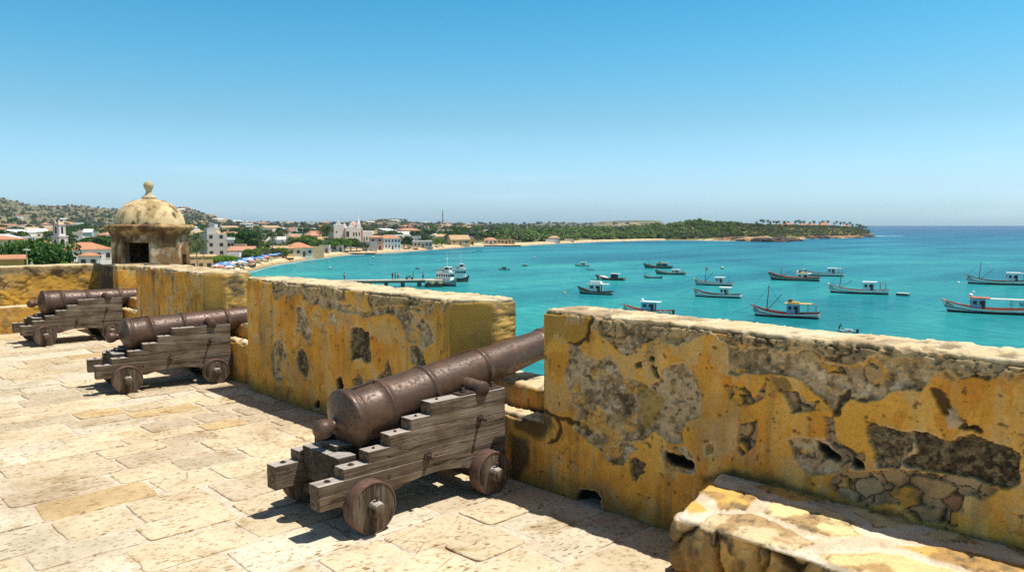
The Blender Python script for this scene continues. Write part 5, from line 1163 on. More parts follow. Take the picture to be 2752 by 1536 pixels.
for (wx_, wz, ww, wh, yy) in ((-8.6, zt*.72, .7, 1., -2.53), (-8.6, zt*.40, .8, 1.4, -2.53), (-6.2, zt*.42, .8, 1.3, -2.53), (-2.6, zt*.62, 1.7, 3.0, -4.03), (1.0, zt*.62, .8, 2., -4.03), (2.6, zt*.62, .8, 2., -4.03), (4.4, zt*.62, .6, 1.9, -4.03), (7.2, zt*.36, .7, 3.2, -4.28), (8.8, zt*.42, .8, 2., -4.28), (11.6, zt*.36, .8, 2.6, -4.28)):
    b = MB(); b.box((wx_, yy, wz), (ww, .12, wh)); b.build('window', DKG if wx_ != 7.2 else DOORM, mn, bevel=.02)
for xx in (-3.9, 6.2): b = MB(); b.box((xx, -4.1, zt*.45-.5), (.6, .5, zt*.9)); b.build('buttress', WM['pink'], mn)
H(1043, 408, m_(56, 408), 7, 6.0, 24, roof='hip', wall='white', rc='orange', floors=2, nw=6, arch=True, rh=1.9, over=.8, label='two-storey white house with arches and orange hipped roof right of the pale mansion')
H(1010, 424, m_(36, 424), 5, 6.6, 5, roof='hip', wall='pink', rc='salmon', floors=2, nw=2, rh=1.2, label='pink house with small salmon hipped roof squeezed beside the pale mansion')
x, y = at(996, 414); q = MB(); q.box((0, 0, 2), (6.6, .4, 6.2)); o = q.build('retaining_wall', WM['grey']); o.location = (x, y, gz(x, y)); o.rotation_euler.z = face_rot(x, y, R(4)); tag(o, 'grey retaining wall between the pale mansion and the two-storey house', 'wall')
H(908, 392, m_(30, 392), 4, 3.2, -8, roof='flat', wall='white', rc='greyr', nw=2, label='small white boat shed with dark opening under the bright green trees', cat='shed', name='boat_shed')
H(872, 372, m_(26, 372), 5, 3.4, -10, roof='flat', wall='grey', rc='greyr', nw=2, label='plain grey shed between the tan compound and the green trees', cat='shed', name='grey_shed')
H(1130, 452, m_(60, 452), 6, 3.4, 4, roof='shed', wall='grey', rc='greyr', nw=6, rh=.6, label='long grey waterfront building with a row of dark windows')
H(1232, 490, m_(54, 490), 7, 3.8, 22, roof='gable', wall='tan', rc='tanr', nw=3, rh=2.8, label='tan gabled fishing house at the edge of the sand')
H(1264, 482, m_(18, 482), 4, 4.2, 6, roof='flat', wall='ochre', rc='tanr', nw=2, label='narrow ochre ruin beside the tan gabled fishing house', cat='ruin', name='ochre_ruin')
H(1318, 486, m_(34, 486), 6, 2.8, 5, roof='hip', wall='cream', rc='salmon', nw=3, rh=1.8, label='cream beach house with pale pointed roof behind the stone quay')
H(1360, 482, m_(46, 482), 4, 2.9, 2, roof='flat', wall='tan', rc='tanr', nw=5, label='long low sandstone shed at the end of the stone quay', cat='shed', name='stone_shed')
H(1490, 600, m_(30, 600), 6, 3.2, 2, roof='hip', wall='tan', rc='tanr', nw=3, rh=1.6, label='yellow roofed beach pavilion among the trees behind the long sand', cat='pavilion', name='beach_pavilion')
H(1484, 545, 9, 3, 1.9, 2, roof='flat', wall='white', rc='whiter', nw=3, parts=False, label='low white shelter on the long beach below the yellow roofed pavilion', cat='shelter', name='beach_shelter')
H(1530, 560, 7, 3, 1.7, 2, roof='flat', wall='cream', rc='whiter', nw=3, parts=False, label='low cream shelter farther right on the long beach', cat='shelter', name='beach_shelter')
H(1176, 640, m_(38, 640), 8, 3.6, 3, roof='hip', wall='cream', rc='whiter', nw=4, rh=1.5, label='white hipped roof rising from the trees behind the tan gabled house')
H(1112, 560, m_(36, 560), 8, 4.2, 3, roof='flat', wall='white', rc='whiter', nw=4, label='long flat white roof above the trees left of the antenna')
H(745, 420, m_(44, 420), 9, 4.4, -4, roof='gable', wall='white', rc='whiter', nw=4, rh=1.4, label='long white hall with pale gabled roof behind the seafront palms')
H(790, 405, m_(52, 405), 7, 3.9, 2, roof='flat', wall='white', rc='whiter', nw=4, label='plain white house between two dark tree clumps behind the seafront')
H(838, 455, m_(34, 455), 8, 6.0, 26, roof='hip', wall='pink', rc='salmon', floors=2, nw=3, rh=2.6, label='salmon pink house with tall hipped roof left of the mansion')
H(868, 440, m_(28, 440), 8, 4.2, 10, roof='gable', wall='cream', rc='tanr', nw=3, rh=1.6, label='cream house with tan gable just left of the mansion')
for (u_, f_, w_, h_, wl, l_) in ((72, 330, 44, 5, 'white', 'white flat house left of the bell tower behind the dark tree'), (208, 330, 30, 5, 'white', 'white angular house right of the bell tower'), (212, 640, 22, 9, 'white', 'tall white block on the slope above the church roof'), (238, 430, 20, 5.5, 'blue', 'small pale blue chapel above the church roof'), (22, 260, 36, 4, 'white', 'low white house above the orange veranda roof')):
    H(u_, f_, m_(w_, f_), 8, h_, random.uniform(-12, 12), roof='gable' if 'chapel' in l_ else 'flat', wall=wl, rc='whiter', nw=3, floors=2 if h_ > 6 else 1, rh=1.6, label=l_)
# headland villas
for i, (u_, f_, w_, l_) in enumerate(((2112, 1010, 34, 'long salmon roofed villa, first of the villas on the headland from the woods'), (2120, 1040, 18, 'upper salmon roof rising behind the first headland villa'), (2164, 1030, 30, 'salmon roofed villa in the middle of the headland palms'), (2188, 1045, 10, 'smallest villa roof among the headland palms'), (2215, 1030, 26, 'bright orange roofed villa with tall hip on the headland'), (2274, 1070, 18, 'last salmon roofed villa near the tip of the headland'))):
    H(u_, f_, m_(w_, f_), 12, 3.2, random.uniform(-8, 8), roof='hip', wall='cream', rc='orange' if 'orange' in l_ else 'salmon', nw=5, rh=4.6 if 'tall' in l_ or 'upper' in l_ else 3.2, over=1.2, parts=True, label=l_, cat='villa', name='headland_villa')
# antenna mast
x, y = at(1190, 1300); a_ = empty('radio_mast', (x, y, gz(x, y)), 0, 'tall thin red and white lattice radio mast above the far town', 'mast'); zb_ = gz(x, y); zt = 1.8+(606.5-566)*1300/F-zb_; MR = simple('mast_red', (.35, .08, .06), .7, .1, 1); MWt = simple('mast_pale', (.4, .4, .42), .7, .1, 1)
for s_ in range(6):
    z0, z1 = zt*s_/6, zt*(s_+1)/6; w0, w1 = 1.3*(1-s_/7.5), 1.3*(1-(s_+1)/7.5); q = MB()
    for cx_, cy_ in ((-1, -1), (1, -1), (1, 1), (-1, 1)): q.bar((cx_*w0, cy_*w0, z0), (cx_*w1, cy_*w1, z1), .16, 5)
    for (ax_, ay_), (bx_, by_) in (((-1, -1), (1, -1)), ((1, -1), (1, 1)), ((1, 1), (-1, 1)), ((-1, 1), (-1, -1))): q.bar((ax_*w0, ay_*w0, z0), (bx_*w1, by_*w1, z1), .11, 4); q.bar((ax_*w1, ay_*w1, z1), (bx_*w0, by_*w0, z0), .11, 4); q.bar((ax_*w1, ay_*w1, z1), (bx_*w1, by_*w1, z1), .11, 4)
    q.build('lattice_section', MR if s_ % 2 == 0 else MWt, a_)
q = MB(); q.bar((0, 0, zt), (0, 0, zt+5), .15, 5); q.build('aerial', MWt, a_)

# --- hand-placed trees
def P_(k, u, f, s, l, **kw):
    f2 = max(f, float(SH(u))+(29 if 560 < u < 760 else 14)); s *= f2/f; return place(k, *at(u, f2), s, l, **kw)
P_('big', 82, 128, .90, 'huge dark spreading tree filling the space below the bell tower', sz=1.10)
P_('dark', 22, 112, .72, 'dark round tree at the left edge, beside the huge spreading tree'); P_('dark', 176, 118, .62, 'dark tree at the right foot of the huge spreading tree'); P_('round', 128, 96, .50, 'lower green tree in front of the huge spreading tree')
P_('bright', 236, 112, .50, 'bright green bush-like tree behind the rubble wall, below the church porch'); P_('sea', 280, 120, .62, 'bluish green tree tucked against the sentry box'); P_('bright', 296, 110, .50, 'bright yellow-green tree at the left edge of the sentry box')
P_('dark', 252, 262, .95, 'dark round tree above the church roof, left of the sentry box'); P_('dark', 228, 268, .8, 'dark tree above the church roof beside the pale blue chapel')
P_('palm', 528, 212, .95, 'bushy coconut palm leaning out from behind the sentry box', cat='palm'); P_('palm', 508, 206, .8, 'lower coconut palm hidden half behind the sentry box', cat='palm'); P_('palm', 545, 232, .8, 'coconut palm between the sentry box and the grey block', cat='palm')
P_('bright', 574, 224, .82, 'bright green beach tree left of the blue umbrellas', sz=.62); P_('bright', 600, 232, .86, 'bright green beach tree in front of the grey block', sz=.66); P_('bright', 622, 240, .66, 'small bright green beach tree right of the pair before the grey block', sz=.52)
P_('round', 668, 262, .70, 'round green tree behind the middle of the umbrellas'); P_('round', 684, 270, .62, 'green tree beside the beach palms behind the umbrellas'); P_('bright', 752, 282, .62, 'bright green tree in front of the orange hipped seafront house'); P_('bright', 768, 286, .48, 'small bright tree at the corner of the seafront house')
P_('olive', 722, 296, .7, 'olive brown tree behind the right end of the umbrellas'); P_('olive', 738, 312, .6, 'olive tree left of the low cream annex'); P_('olive', 705, 285, .5, 'small olive tree between the two tall beach palms')
P_('palmB', 697, 276, 1.02, 'tallest beach palm with a dark shaggy crown', cat='palm'); P_('palmB', 702, 290, .78, 'palm leaning behind the tallest beach palm', cat='palm'); P_('palm', 732, 300, .92, 'dark palm between the olive trees', cat='palm'); P_('palmB', 768, 372, .95, 'palm standing above the plain white house', cat='palm'); P_('palmB', 756, 380, .85, 'slender palm left of the plain white house', cat='palm')
for u_, f_, s_, l_ in ((618, 352, 1.0, 'dark tree right of the grey block'), (640, 362, 1.25, 'broad dark tree behind the pink upper storey'), (665, 358, 1.3, 'largest dark tree behind the red roofed bar'), (682, 352, .9, 'dark tree behind the tallest beach palm')): P_('dark', u_, f_, s_, l_)
P_('palm', 868, 404, 1.1, 'palm in front of the cream house with tan gable', cat='palm'); P_('palm', 877, 398, 1.2, 'leaning palm at the left of the green tree bank', cat='palm'); P_('palmB', 872, 430, 1.1, 'tall palm beside the left block of the mansion', cat='palm'); P_('palmB', 884, 432, 1.05, 'second tall palm touching the mansion', cat='palm')
for i, (u_, f_, s_, l_) in enumerate(((892, 386, 1.05, 'left'), (908, 392, 1.15, 'second'), (925, 384, 1.2, 'middle'), (942, 388, 1.1, 'fourth'), (958, 392, .95, 'fifth'), (975, 396, .85, 'right end'))): P_(('bright', 'round', 'bright', 'round', 'olive', 'olive')[i], u_, f_, s_*.92, l_+' tree of the green bank in front of the pale mansion')
for u_, f_, s_, l_ in ((1085, 410, .95, 'dark tree on the sand right of the two-storey house'), (1096, 430, .8, 'smaller dark tree behind the one on the sand')): P_('dark', u_, f_, s_, l_)
for u_, f_, s_, l_ in ((820, 372, 1.1, 'round dark tree behind the orange hipped roof'), (800, 380, 1.15, 'wide green tree behind the orange hipped roof'), (842, 384, 1.0, 'green tree between the compound and the salmon pink house')): P_('round', u_, f_, s_, l_)
P_('bright', 1172, 470, .9, 'bright green tree left of the tan gabled fishing house'); P_('bright', 1186, 476, .8, 'bright tree close to the tan gabled fishing house'); P_('palmB', 1198, 470, .9, 'palm in front of the tan gabled fishing house', cat='palm')
# --- random fill: town houses, trees, palms
g = random.Random(21); nh = 0
styles = [('flat', 'white', 'whiter'), ('flat', 'cream', 'greyr'), ('flat', 'grey', 'greyr'), ('gable', 'white', 'terra'), ('hip', 'cream', 'orange'), ('flat', 'white', 'greyr'), ('gable', 'cream', 'tanr'), ('shed', 'white', 'whiter'), ('flat', 'tan', 'tanr'), ('hip', 'pink', 'salmon'), ('shed', 'cream', 'whiter')]
def region(u, f, near, mid):
    band = 'near shore' if f < near else ('mid town' if f < mid else 'far slope')
    for lim, txt in ((40, 'above the left end of the rubble wall'), (110, 'left of the bell tower'), (150, 'just left behind the bell tower'), (215, 'right of the bell tower'), (300, 'left of the sentry dome'), (505, 'behind the sentry dome'), (560, 'just right of the sentry dome'), (620, 'behind the grey apartment block'), (700, 'above the red roofed bar'), (780, 'above the seafront house'), (880, 'left of the pale mansion'), (985, 'behind the pale mansion'), (1080, 'above the two-storey arched house'), (1170, 'left of the radio mast'), (1240, 'under the radio mast'), (1400, 'right of the radio mast')):
        if u < lim: return band+', '+txt
    return band+', far right of the radio mast'
FARG = ('small pale house scattered over the far town and hillside', 'small houses of the far town')
cnt = 0
def rand_house(u0, u1, f0, f1, n, big=1., par=False):
    global cnt
    k = 0; t_ = 0
    while k < n and t_ < n*20:
        t_ += 1; u = g.uniform(u0, u1); f = math.exp(g.uniform(math.log(f0), math.log(f1))); ds = f-float(SH(u)); w_ = g.uniform(8, 17)*big; x, y = at(u, f)
        if ds < 45 or not free(x, y, w_*.6): continue
        st = g.choice(styles); house(x, y, w_, g.uniform(7, 10)*big, g.uniform(3., 4.6)*(1.5 if g.random() < .2 else 1), face_rot(x, y, R(g.uniform(-5, 50))), roof=st[0], wall=st[1], rc=st[2], nw=g.choice([2, 3, 4]), parts=par, rh=g.uniform(1.2, 2.4), skirt=4, **(lambda L_: dict(label=L_, group=L_.replace(' house', ' houses', 1)))('%s house, %s %s roof, %s' % (st[1], dict(whiter='white', greyr='grey', terra='terracotta', orange='orange', tanr='tan', salmon='salmon')[st[2]], dict(flat='flat', gable='gabled', hip='hipped', shed='sloping')[st[0]], region(u, f, 520, 1000)))); k += 1; cnt += 1
rand_house(-60, 620, 300, 560, 26, 1., True); rand_house(620, 1250, 470, 760, 22, 1., True)
rand_house(-60, 620, 560, 1350, 42, 1.2); rand_house(560, 1300, 760, 2100, 96, 1.5); rand_house(400, 620, 1400, 2200, 14, 1.5)
TG = [('green tree of the town among pale houses', 'trees of the town'), ('distant green tree among the far houses', 'distant trees')]
def rand_tree(u0, u1, f0, f1, n, keys, s0, s1, lg, clear=.45, dmin=30):
    k = 0; t_ = 0
    while k < n and t_ < n*20:
        t_ += 1; u = g.uniform(u0, u1); f = math.exp(g.uniform(math.log(f0), math.log(f1))); ds = f-float(SH(u)); x, y = at(u, f); s = g.uniform(s0, s1)
        if ds < dmin or not free(x, y, 4*s*clear) or (u > 470 and f < 345): continue
        key = g.choice(keys); pm = key.startswith('palm'); L_ = dict(dark='dark green', round='mid green', olive='olive green', sea='pale bluish', farA='dark', farB='leafy green', farC='pale green', farD='dull olive').get(key, '')+(' palm ' if pm else ' tree ')+region(u, f, 480, 850); L_ = L_.strip()
        o = place(key, x, y, s, L_, 'palm' if pm else 'tree', L_.replace(' tree ', ' trees ').replace('palm ', 'palms '), rz=g.uniform(0, 6.28)); k += 1
        OCC[-1] = (x, y, 3*s*clear)
rand_tree(-60, 620, 250, 600, 52, ['dark', 'round', 'olive', 'sea', 'farA', 'farB'], .7, 1.2, TG[0])
rand_tree(620, 1400, 430, 700, 66, ['dark', 'round', 'olive', 'farA', 'farB', 'farA', 'farC', 'dark', 'palmB'], .8, 1.3, TG[0], dmin=38)
rand_tree(1150, 1500, 520, 800, 26, ['palmF', 'palmG'], 1.2, 1.7, TG[0], clear=.2, dmin=40)
rand_tree(-60, 1400, 600, 1500, 120, ['farA', 'farB', 'farC', 'farA', 'farD'], .9, 1.35, TG[1], clear=.5)
# headland palms
hp = [(2034, 990), (2046, 1000), (2053, 985), (2062, 995), (2071, 1000), (2079, 992), (2086, 1003), (2093, 998), (2109, 1012), (2119, 1015), (2136, 1018), (2144, 1022), (2161, 1020), (2177, 1022), (2189, 1030), (2203, 1025), (2214, 1040), (2226, 1035), (2241, 1048), (2249, 1052), (2258, 1050), (2267, 1060), (2276, 1060), (2284, 1068), (2291, 1072), (2303, 1070), (2309, 1078), (2313, 1085), (2319, 1090), (2326, 1092), (2336, 1096), (2317, 1066), (2150, 1040), (2210, 1060)]
for i, (u_, f_) in enumerate(hp):
    x, y = at(u_, f_+g.uniform(-8, 8)); place('palmF' if i % 2 else 'palmG', x, y, g.uniform(1.0, 1.45), 'dark small palm on the ridge of the headland', 'palm', 'palms on the headland', rz=g.uniform(0, 6.28))
# --- masses that read as one
def notbeach(u, f, ds, x, y): return ds > np.interp(u, [1250, 1400, 1500, 1800, 1960], [55, 34, 30, 22, 26])
sp = scatter(560, 1330, 1900, 480, 1500, 31, notbeach, (7, 13)); stuff_wood('woodland', sp, L_BELT, 260, .10, 300, 'dense green wood covering the low shore behind the long beach')
sp = scatter(300, 1560, 1990, 760, 1050, 33, notbeach, (5, 9)); stuff_wood('coastal_thicket', sp, L_MID, 170, .11, 320, 'lighter thicket along the back of the far beach')
sp = scatter(2300, 1790, 2335, 740, 1320, 35, lambda u, f, ds, x, y: ds > (26 if u < 2150 else 13), (2.5, 6.5)); stuff_wood('headland_scrub', sp, L_OLV, 90, .15, 340, 'low olive green scrub over the headland')
sp = scatter(1500, -80, 640, 900, 2300, 37, None, (4, 8)); stuff_wood('hillside_scrub', sp, L_HILL, 24, .24, 360, 'grey green scrub scattered over the distant hills')
sp = scatter(1100, 560, 1800, 900, 2300, 39, None, (6, 11)); stuff_wood('far_trees', sp, L_HILL, 60, .17, 380, 'hazy belt of trees beyond the far town')
sp = scatter(300, -60, 1250, 300, 1000, 41, lambda u, f, ds, x, y: ds > 40, (3, 6)); stuff_wood('town_shrubs', sp, L_MID, 80, .16, 395, 'low green shrubs filling the gaps between the town houses')

# brown rocks along the foot of the headland
ROCK = simple('sea_rock', (.085, .058, .040), .95, .4, .35, .6, 1.2, .3); ROCK2 = simple('tan_rock', tuple(lin(176, 132, 96)), .95, .3, .3, .6, 1.2, .3)
def rock(u, off, w_, h_, label, mt, sd):
    f = float(SH(u))+off; x, y = at(u, f); g_ = np.random.default_rng(sd); bm = bmesh.new(); bmesh.ops.create_icosphere(bm, subdivisions=4, radius=1.)
    P = np.array([v.co[:] for v in bm.verts]); n_ = fbm(P, 1.6, 5, sd)-.5; n2_ = fbm(P, 5., 4, sd+3)-.5; P = P*(1+.9*n_+.35*n2_)[:, None]*np.array([w_/2, min(w_/3, 9), h_]); P[:, 2] = np.maximum(P[:, 2], -1.)
    for v, p in zip(bm.verts, P): v.co = p
    me = bpy.data.meshes.new('rock_outcrop'); bm.to_mesh(me); bm.free(); me.materials.append(mt); o = link(bpy.data.objects.new('rock_outcrop', me)); o.location = (x, y, WZ+.2); o.rotation_euler.z = face_rot(x, y, 0); tag(o, label, 'rock')
for i, (u, off, w_, h_, l, mt) in enumerate(((2000, -2, 16, 2.6, 'low tan rock where the headland cliff begins', ROCK2), (2030, 0, 14, 3.2, 'tan rock second along the headland foot', ROCK2), (2068, -6, 30, 3.6, 'largest dark rock outcrop at the foot of the headland', ROCK), (2100, -7, 24, 4.0, 'dark humped rock beside the largest outcrop', ROCK), (2132, -10, 20, 2.2, 'flat dark rock trailing off from the dark outcrops', ROCK), (2176, 0, 12, 2.6, 'small dark rock below the middle villas', ROCK), (2206, -2, 20, 3.4, 'broad dark green rock below the orange villa', ROCK), (2240, -1, 16, 2.8, 'tan boulder right of the broad dark rock', ROCK2), (2292, -2, 22, 2.4, 'tan rocks before the tip of the headland', ROCK2), (2326, 0, 24, 3.4, 'dark rock forming the very tip of the headland', ROCK))): rock(u, off, w_, h_, l, mt, 900+i)
# ------------------------------------------------------------------ boats
BM = {k: simple('paint_'+k, tuple(c), .5, .12, 1.5, .1, 9, .01) for k, c in dict(white=lin(232, 234, 230), offwhite=lin(214, 210, 196), blue=lin(150, 184, 206), teal=lin(70, 130, 126), dark=lin(46, 52, 54), red=lin(160, 66, 50), brown=lin(120, 78, 52), orange=lin(196, 112, 66), grey=lin(140, 142, 140), wood=lin(160, 120, 84), green=lin(52, 96, 84), navy=lin(40, 60, 96), yellow=lin(206, 178, 96)).items()}
BH = R(28)
def bow_dir(extra=0.):                                   # the anchored boats all lie to the same breeze
    d = (-RT[0]*math.cos(BH)+FWD[0]*math.sin(BH), -RT[1]*math.cos(BH)+FWD[1]*math.sin(BH)); return math.atan2(d[1], d[0])+R(extra)
def boat(u, v, px, label, hull='white', stripe='dark', rail='wood', inner='wood', bottom='dark', cab=.62, cabl=.2, cabh=1.7, cabc='white', roofc='white', roofo=.35, mast=None, mh=4.5, aft='none', sheer=1., extra=0., group=None, clutter=(), name='fishing_boat', cat='fishing boat', motor=False, L=None, rope=True, seed=0):
    p = onz(u, v, WZ); f = p.x*FWD[0]+p.y*FWD[1]; lat = px*f/F; L = L or lat/math.cos(BH+R(extra)); B = L*.27; n = 17
    o = empty(name, (p.x, p.y, WZ), bow_dir(extra), label, cat, group); S = L/9.5*sheer
    bt = lambda t: B/2*min(1., (t/.42+.001)**.62)*(1-.22*max(0, (t-.6)/.4)); zt = lambda t: S*(.62+1.0*max(0, 1-t/.55)**2+.22*max(0, (t-.55)/.45)**1.5)
    X = lambda t: L*(.5-t); V = []; prof = lambda t: [(1., zt(t)), (1.02, zt(t)-.10*S), (.97, zt(t)*.55), (.90, zt(t)*.42), (.84, .25*S), (.70, .0), (.45, -.35)]
    rake = lambda t, z: (.075*L)*max(0, (zt(0)-z)/zt(0))*max(0, 1-t/.3)
    q = MB(); rows = []
    for i in range(n):
        t = i/(n-1); rows.append([(X(t)-rake(t, z), bt(t)*k, z) for k, z in prof(t)])
    m_ix = [1, 0, 2, 0, 3, 3]; V = []; Fc = []; Mi = []
    for side in (1, -1):
        b = len(V)
        for r in rows: V += [(x, y*side, z) for x, y, z in r]
        for i in range(n-1):
            for j in range(6):
                a = b+i*7+j; fq = (a, a+1, a+8, a+7); Fc.append(fq if side > 0 else fq[::-1]); Mi.append(m_ix[j])
    b2 = len(V)//2
    for j in range(6): a = (n-1)*7+j; Fc.append((a, b2+a, b2+a+1, a+1)); Mi.append(m_ix[j])
    # inner bulwark
    b = len(V); 
    for i in range(n):
        t = i/(n-1); z = zt(t)
        for k, zz_ in ((.93, z), (.86, z-.42*S)): 
            for side in (1, -1): V.append((X(t)-(.04*L if i == 0 else 0), bt(t)*k*side*(.55 if i == 0 else 1), zz_))
    for i in range(n-1):
        a = b+i*4; Fc += [(a, a+4, a+6, a+2), (a+1, a+3, a+7, a+5)]; Mi += [4, 4]
        o1, o2 = i*7, (i+1)*7; Fc += [(o1, o2, a+4, a), (b2+o1, a+1, a+5, b2+o2)]; Mi += [1, 1]
    a = b+(n-1)*4; e = (n-1)*7; Fc += [(a, e, b2+e, a+1), (a, a+1, a+3, a+2)]; Mi += [1, 4]
    npmesh('hull', np.array(V), Fc, [BM[hull], BM[rail], BM[stripe], BM[bottom], BM[inner]], o, smooth=False, midx=Mi)
    Vd = []; Fd = []
    for i in range(n): t = i/(n-1); Vd += [(X(t)-(.04*L if i == 0 else 0), bt(t)*.87*(.5 if i == 0 else 1), zt(t)-.40*S), (X(t)-(.04*L if i == 0 else 0), -bt(t)*.87*(.5 if i == 0 else 1), zt(t)-.40*S)]
    for i in range(n-1): Fd.append((2*i, 2*i+1, 2*i+3, 2*i+2))
    npmesh('deck', np.array(Vd), Fd, BM[inner], o, smooth=False)
    dz = S*.62-.40*S
    if cab:
        cl = cabl*L; cw = B*.60; xc = L*(.5-cab); h = cabh*S; q = MB(); q.box((xc, 0, dz+h/2), (cl, cw, h)); cb = q.build('cabin', BM[cabc], o, bevel=.04)
        for k, (dx, side) in enumerate(((.22, 1), (-.22, 1), (.22, -1))): b = MB(); b.box((xc+dx*cl, side*(cw/2+.01), dz+h*.68), (cl*.26, .05, h*.28)); b.build('window', DKG, cb)
        b = MB(); b.box((xc-cl/2-.01, cw*.08, dz+h*.46), (.06, cw*.42, h*.82)); b.build('door', DKG, cb)
        for side in (-1, 1): b = MB(); b.box((xc-cl*.34, side*(cw/2+.01), dz+h*.45), (cl*.22, .05, h*.78)); b.build('door', DKG, cb)
        for side in (-.5, .5): b = MB(); b.box((xc+cl/2+.01, side*cw*.5, dz+h*.7), (.05, cw*.34, h*.28)); b.build('window', DKG, cb)
        b = MB(); b.box((xc-roofo*.3*cl, 0, dz+h+.05*S), (cl*(1+roofo*1.0), cw*1.22, .10*S)); b.build('roof', BM[roofc], cb, bevel=.02)
    if aft in ('canopy', 'frame'):
        xa = L*(.5-cab)-cabl*L*.55; xe = -L*.46; h = cabh*S
        if aft == 'canopy': b = MB(); b.box(((xa+xe)/2, 0, dz+h*.98), (abs(xa-xe), B*.62, .06)); b.build('awning', BM['offwhite'], o)
        for xx in (xe+.1, (xa+xe)/2):
            for side in (-1, 1): b = MB(); b.bar((xx, side*B*.29, dz), (xx, side*B*.29, dz+h*.97), .045, 6); b.build('post', BM['grey'], o)
        if aft == 'frame': b = MB(); b.bar((xe+.1, -B*.31, dz+h*.97), (xe+.1, B*.31, dz+h*.97), .05, 6); b.bar((xa, 0, dz+h*.97), (xe+.1, 0, dz+h*.97), .05, 6); b.build('gantry', BM['grey'], o)
    if mast:
        xm = L*(.5-mast); b = MB(); b.bar((xm, 0, dz), (xm-.3, 0, dz+mh), .10, 7, r2=.06); ms = b.build('mast', BM['brown'], o)
        b = MB(); b.bar((xm, 0, dz+.6), (xm-L*.22, .3, dz+mh*.72), .05, 5); b.build('boom', BM['dark'], ms)
        b = MB(); b.bar((xm-.3, 0, dz+mh), (L*.44, 0, zt(.03)), .018, 4); b.bar((xm-.3, 0, dz+mh), (xm-L*.2, 0, dz+cabh*S), .018, 4); b.build('stay', BM['dark'], ms)
    rr = random.Random(seed+int(u))
    for kind in clutter:
        if kind == 'gear':
            for k in range(5): b = MB(); x_ = L*(.5-rr.uniform(.78, .93)); b.box((x_, rr.uniform(-.25, .25)*B, dz+.2*S), (rr.uniform(.3, .6), rr.uniform(.3, .6), rr.uniform(.25, .5)*S), rz=rr.uniform(0, 3)); b.build('fish_crate', BM[rr.choice(['orange', 'dark', 'offwhite', 'blue', 'brown'])], o, bevel=.02)
        if kind == 'pot': b = MB(); b.lathe([(.01, 0), (.34*S, .0), (.38*S, .25*S), (.3*S, .5*S), (.02, .55*S)], 10, 0, 'z', (L*(.5-cab)-cabl*L*.85, B*.12, dz)); b.build('net_heap', BM['dark'], o)
        if kind == 'rooftop': b = MB(); b.box((L*(.5-cab)+cabl*L*.25, 0, dz+cabh*S+.35*S), (.5*S, B*.3, .55*S)); b.build('roof_box', BM['brown'], o, bevel=.03); b = MB(); b.box((L*(.5-cab)-cabl*L*.1, 0, dz+cabh*S+.2*S), (cabl*L*.8, B*.45, .18*S), rz=.1); b.build('roof_rack', BM['yellow'], o)
        if kind == 'ball': b = MB(); b.lathe([(.01, -.3*S), (.22*S, -.2*S), (.3*S, 0), (.22*S, .2*S), (.01, .3*S)], 12, 0, 'z', (L*(.5-cab)+cabl*L*.5, 0, dz+cabh*S+.3*S)); b.build('radar_dome', BM['white'], o)
        if kind == 'cover': b = MB(); b.lathe([(.01, 0), (B*.26, .10*L), (B*.34, .2*L), (B*.30, .33*L), (.01, .38*L)], 12, 0, 'x', (L*.02, 0, dz+.25*S)); b.build('tarpaulin', BM['offwhite'], o)
        if kind == 'upper': b = MB(); b.box((L*(.5-cab), 0, dz+cabh*S+.35*S), (cabl*L*1.1, B*.62, .5*S), taper=.8); b.build('upper_house', BM['white'], o, bevel=.05)
        if kind == 'pole': b = MB(); b.bar((-L*.42, B*.2, dz), (-L*.42, B*.2, dz+2.*S), .05, 6); b.build('stern_pole', BM['dark'], o)
        if kind == 'flag': b = MB(); b.box((L*(.5-(mast or .3))-.45, 0, dz+mh-.5), (.9, .05, .5), ry=.3); b.build('lifebuoy_board', BM['offwhite'], o)
    if motor: b = MB(); b.box((-L*.5-.15, 0, S*.55), (.35, .3, .7)); b.build('outboard', BM['dark'], o, bevel=.04)
    if rope: b = MB(); b.bar((L*.49, 0, zt(0)*.9), (L*.49+3.2*S, .3, -.1), .022, 4); b.build('mooring_line', BM['dark'], o)
    return o
boat((2028+2186)/2, 851, 157, 'white fishing boat with red interior, tall brown mast and cluttered cabin roof', rail='red', inner='red', cab=.63, cabl=.17, cabh=1.75, cabc='blue', roofc='yellow', roofo=1.3, mast=.24, mh=4.6, aft='frame', clutter=('gear', 'pot', 'rooftop'))
boat((2552+2766)/2, 841, 206, 'long green striped boat with orange cabin roof and long white awning', stripe='green', rail='orange', inner='orange', cab=.38, cabl=.15, cabh=1.7, cabc='blue', roofc='orange', aft='canopy', clutter=('gear', 'ball'), sheer=.85)
boat((2234+2372)/2, 788, 136, 'white fishing boat with slim dark mast and flat white cabin roof', rail='offwhite', cab=.68, cabl=.17, mast=.21, mh=3.6, aft='frame', clutter=('gear',), stripe='grey')
boat((2610+2748)/2, 764, 138, 'white boat with a leaning dark mast at the right edge, roofed with white canvas', rail='brown', cab=.72, cabl=.16, aft='canopy', mast=.23, mh=5.0, stripe='grey')
boat((1866+1983)/2, 798, 116, 'white fishing boat with pale stripe and rounded white cabin roof, nearer of a pair', stripe='blue', cab=.66, cabl=.15, aft='none', roofo=.6, clutter=('gear',), inner='brown')
boat((1868+1963)/2, 766, 94, 'white boat with square cabin and a mast bearing a board, farther of a pair', rail='offwhite', cab=.66, cabl=.18, mast=.30, mh=4.2, clutter=('flag', 'pole'))
boat((2072+2191)/2, 753, 118, 'dark green and brown fishing boat with short mast and cluttered white cabin', hull='green', rail='orange', inner='orange', stripe='offwhite', cab=.68, cabl=.2, cabh=1.1, mast=.25, mh=3.0, clutter=('gear', 'rooftop', 'ball'))
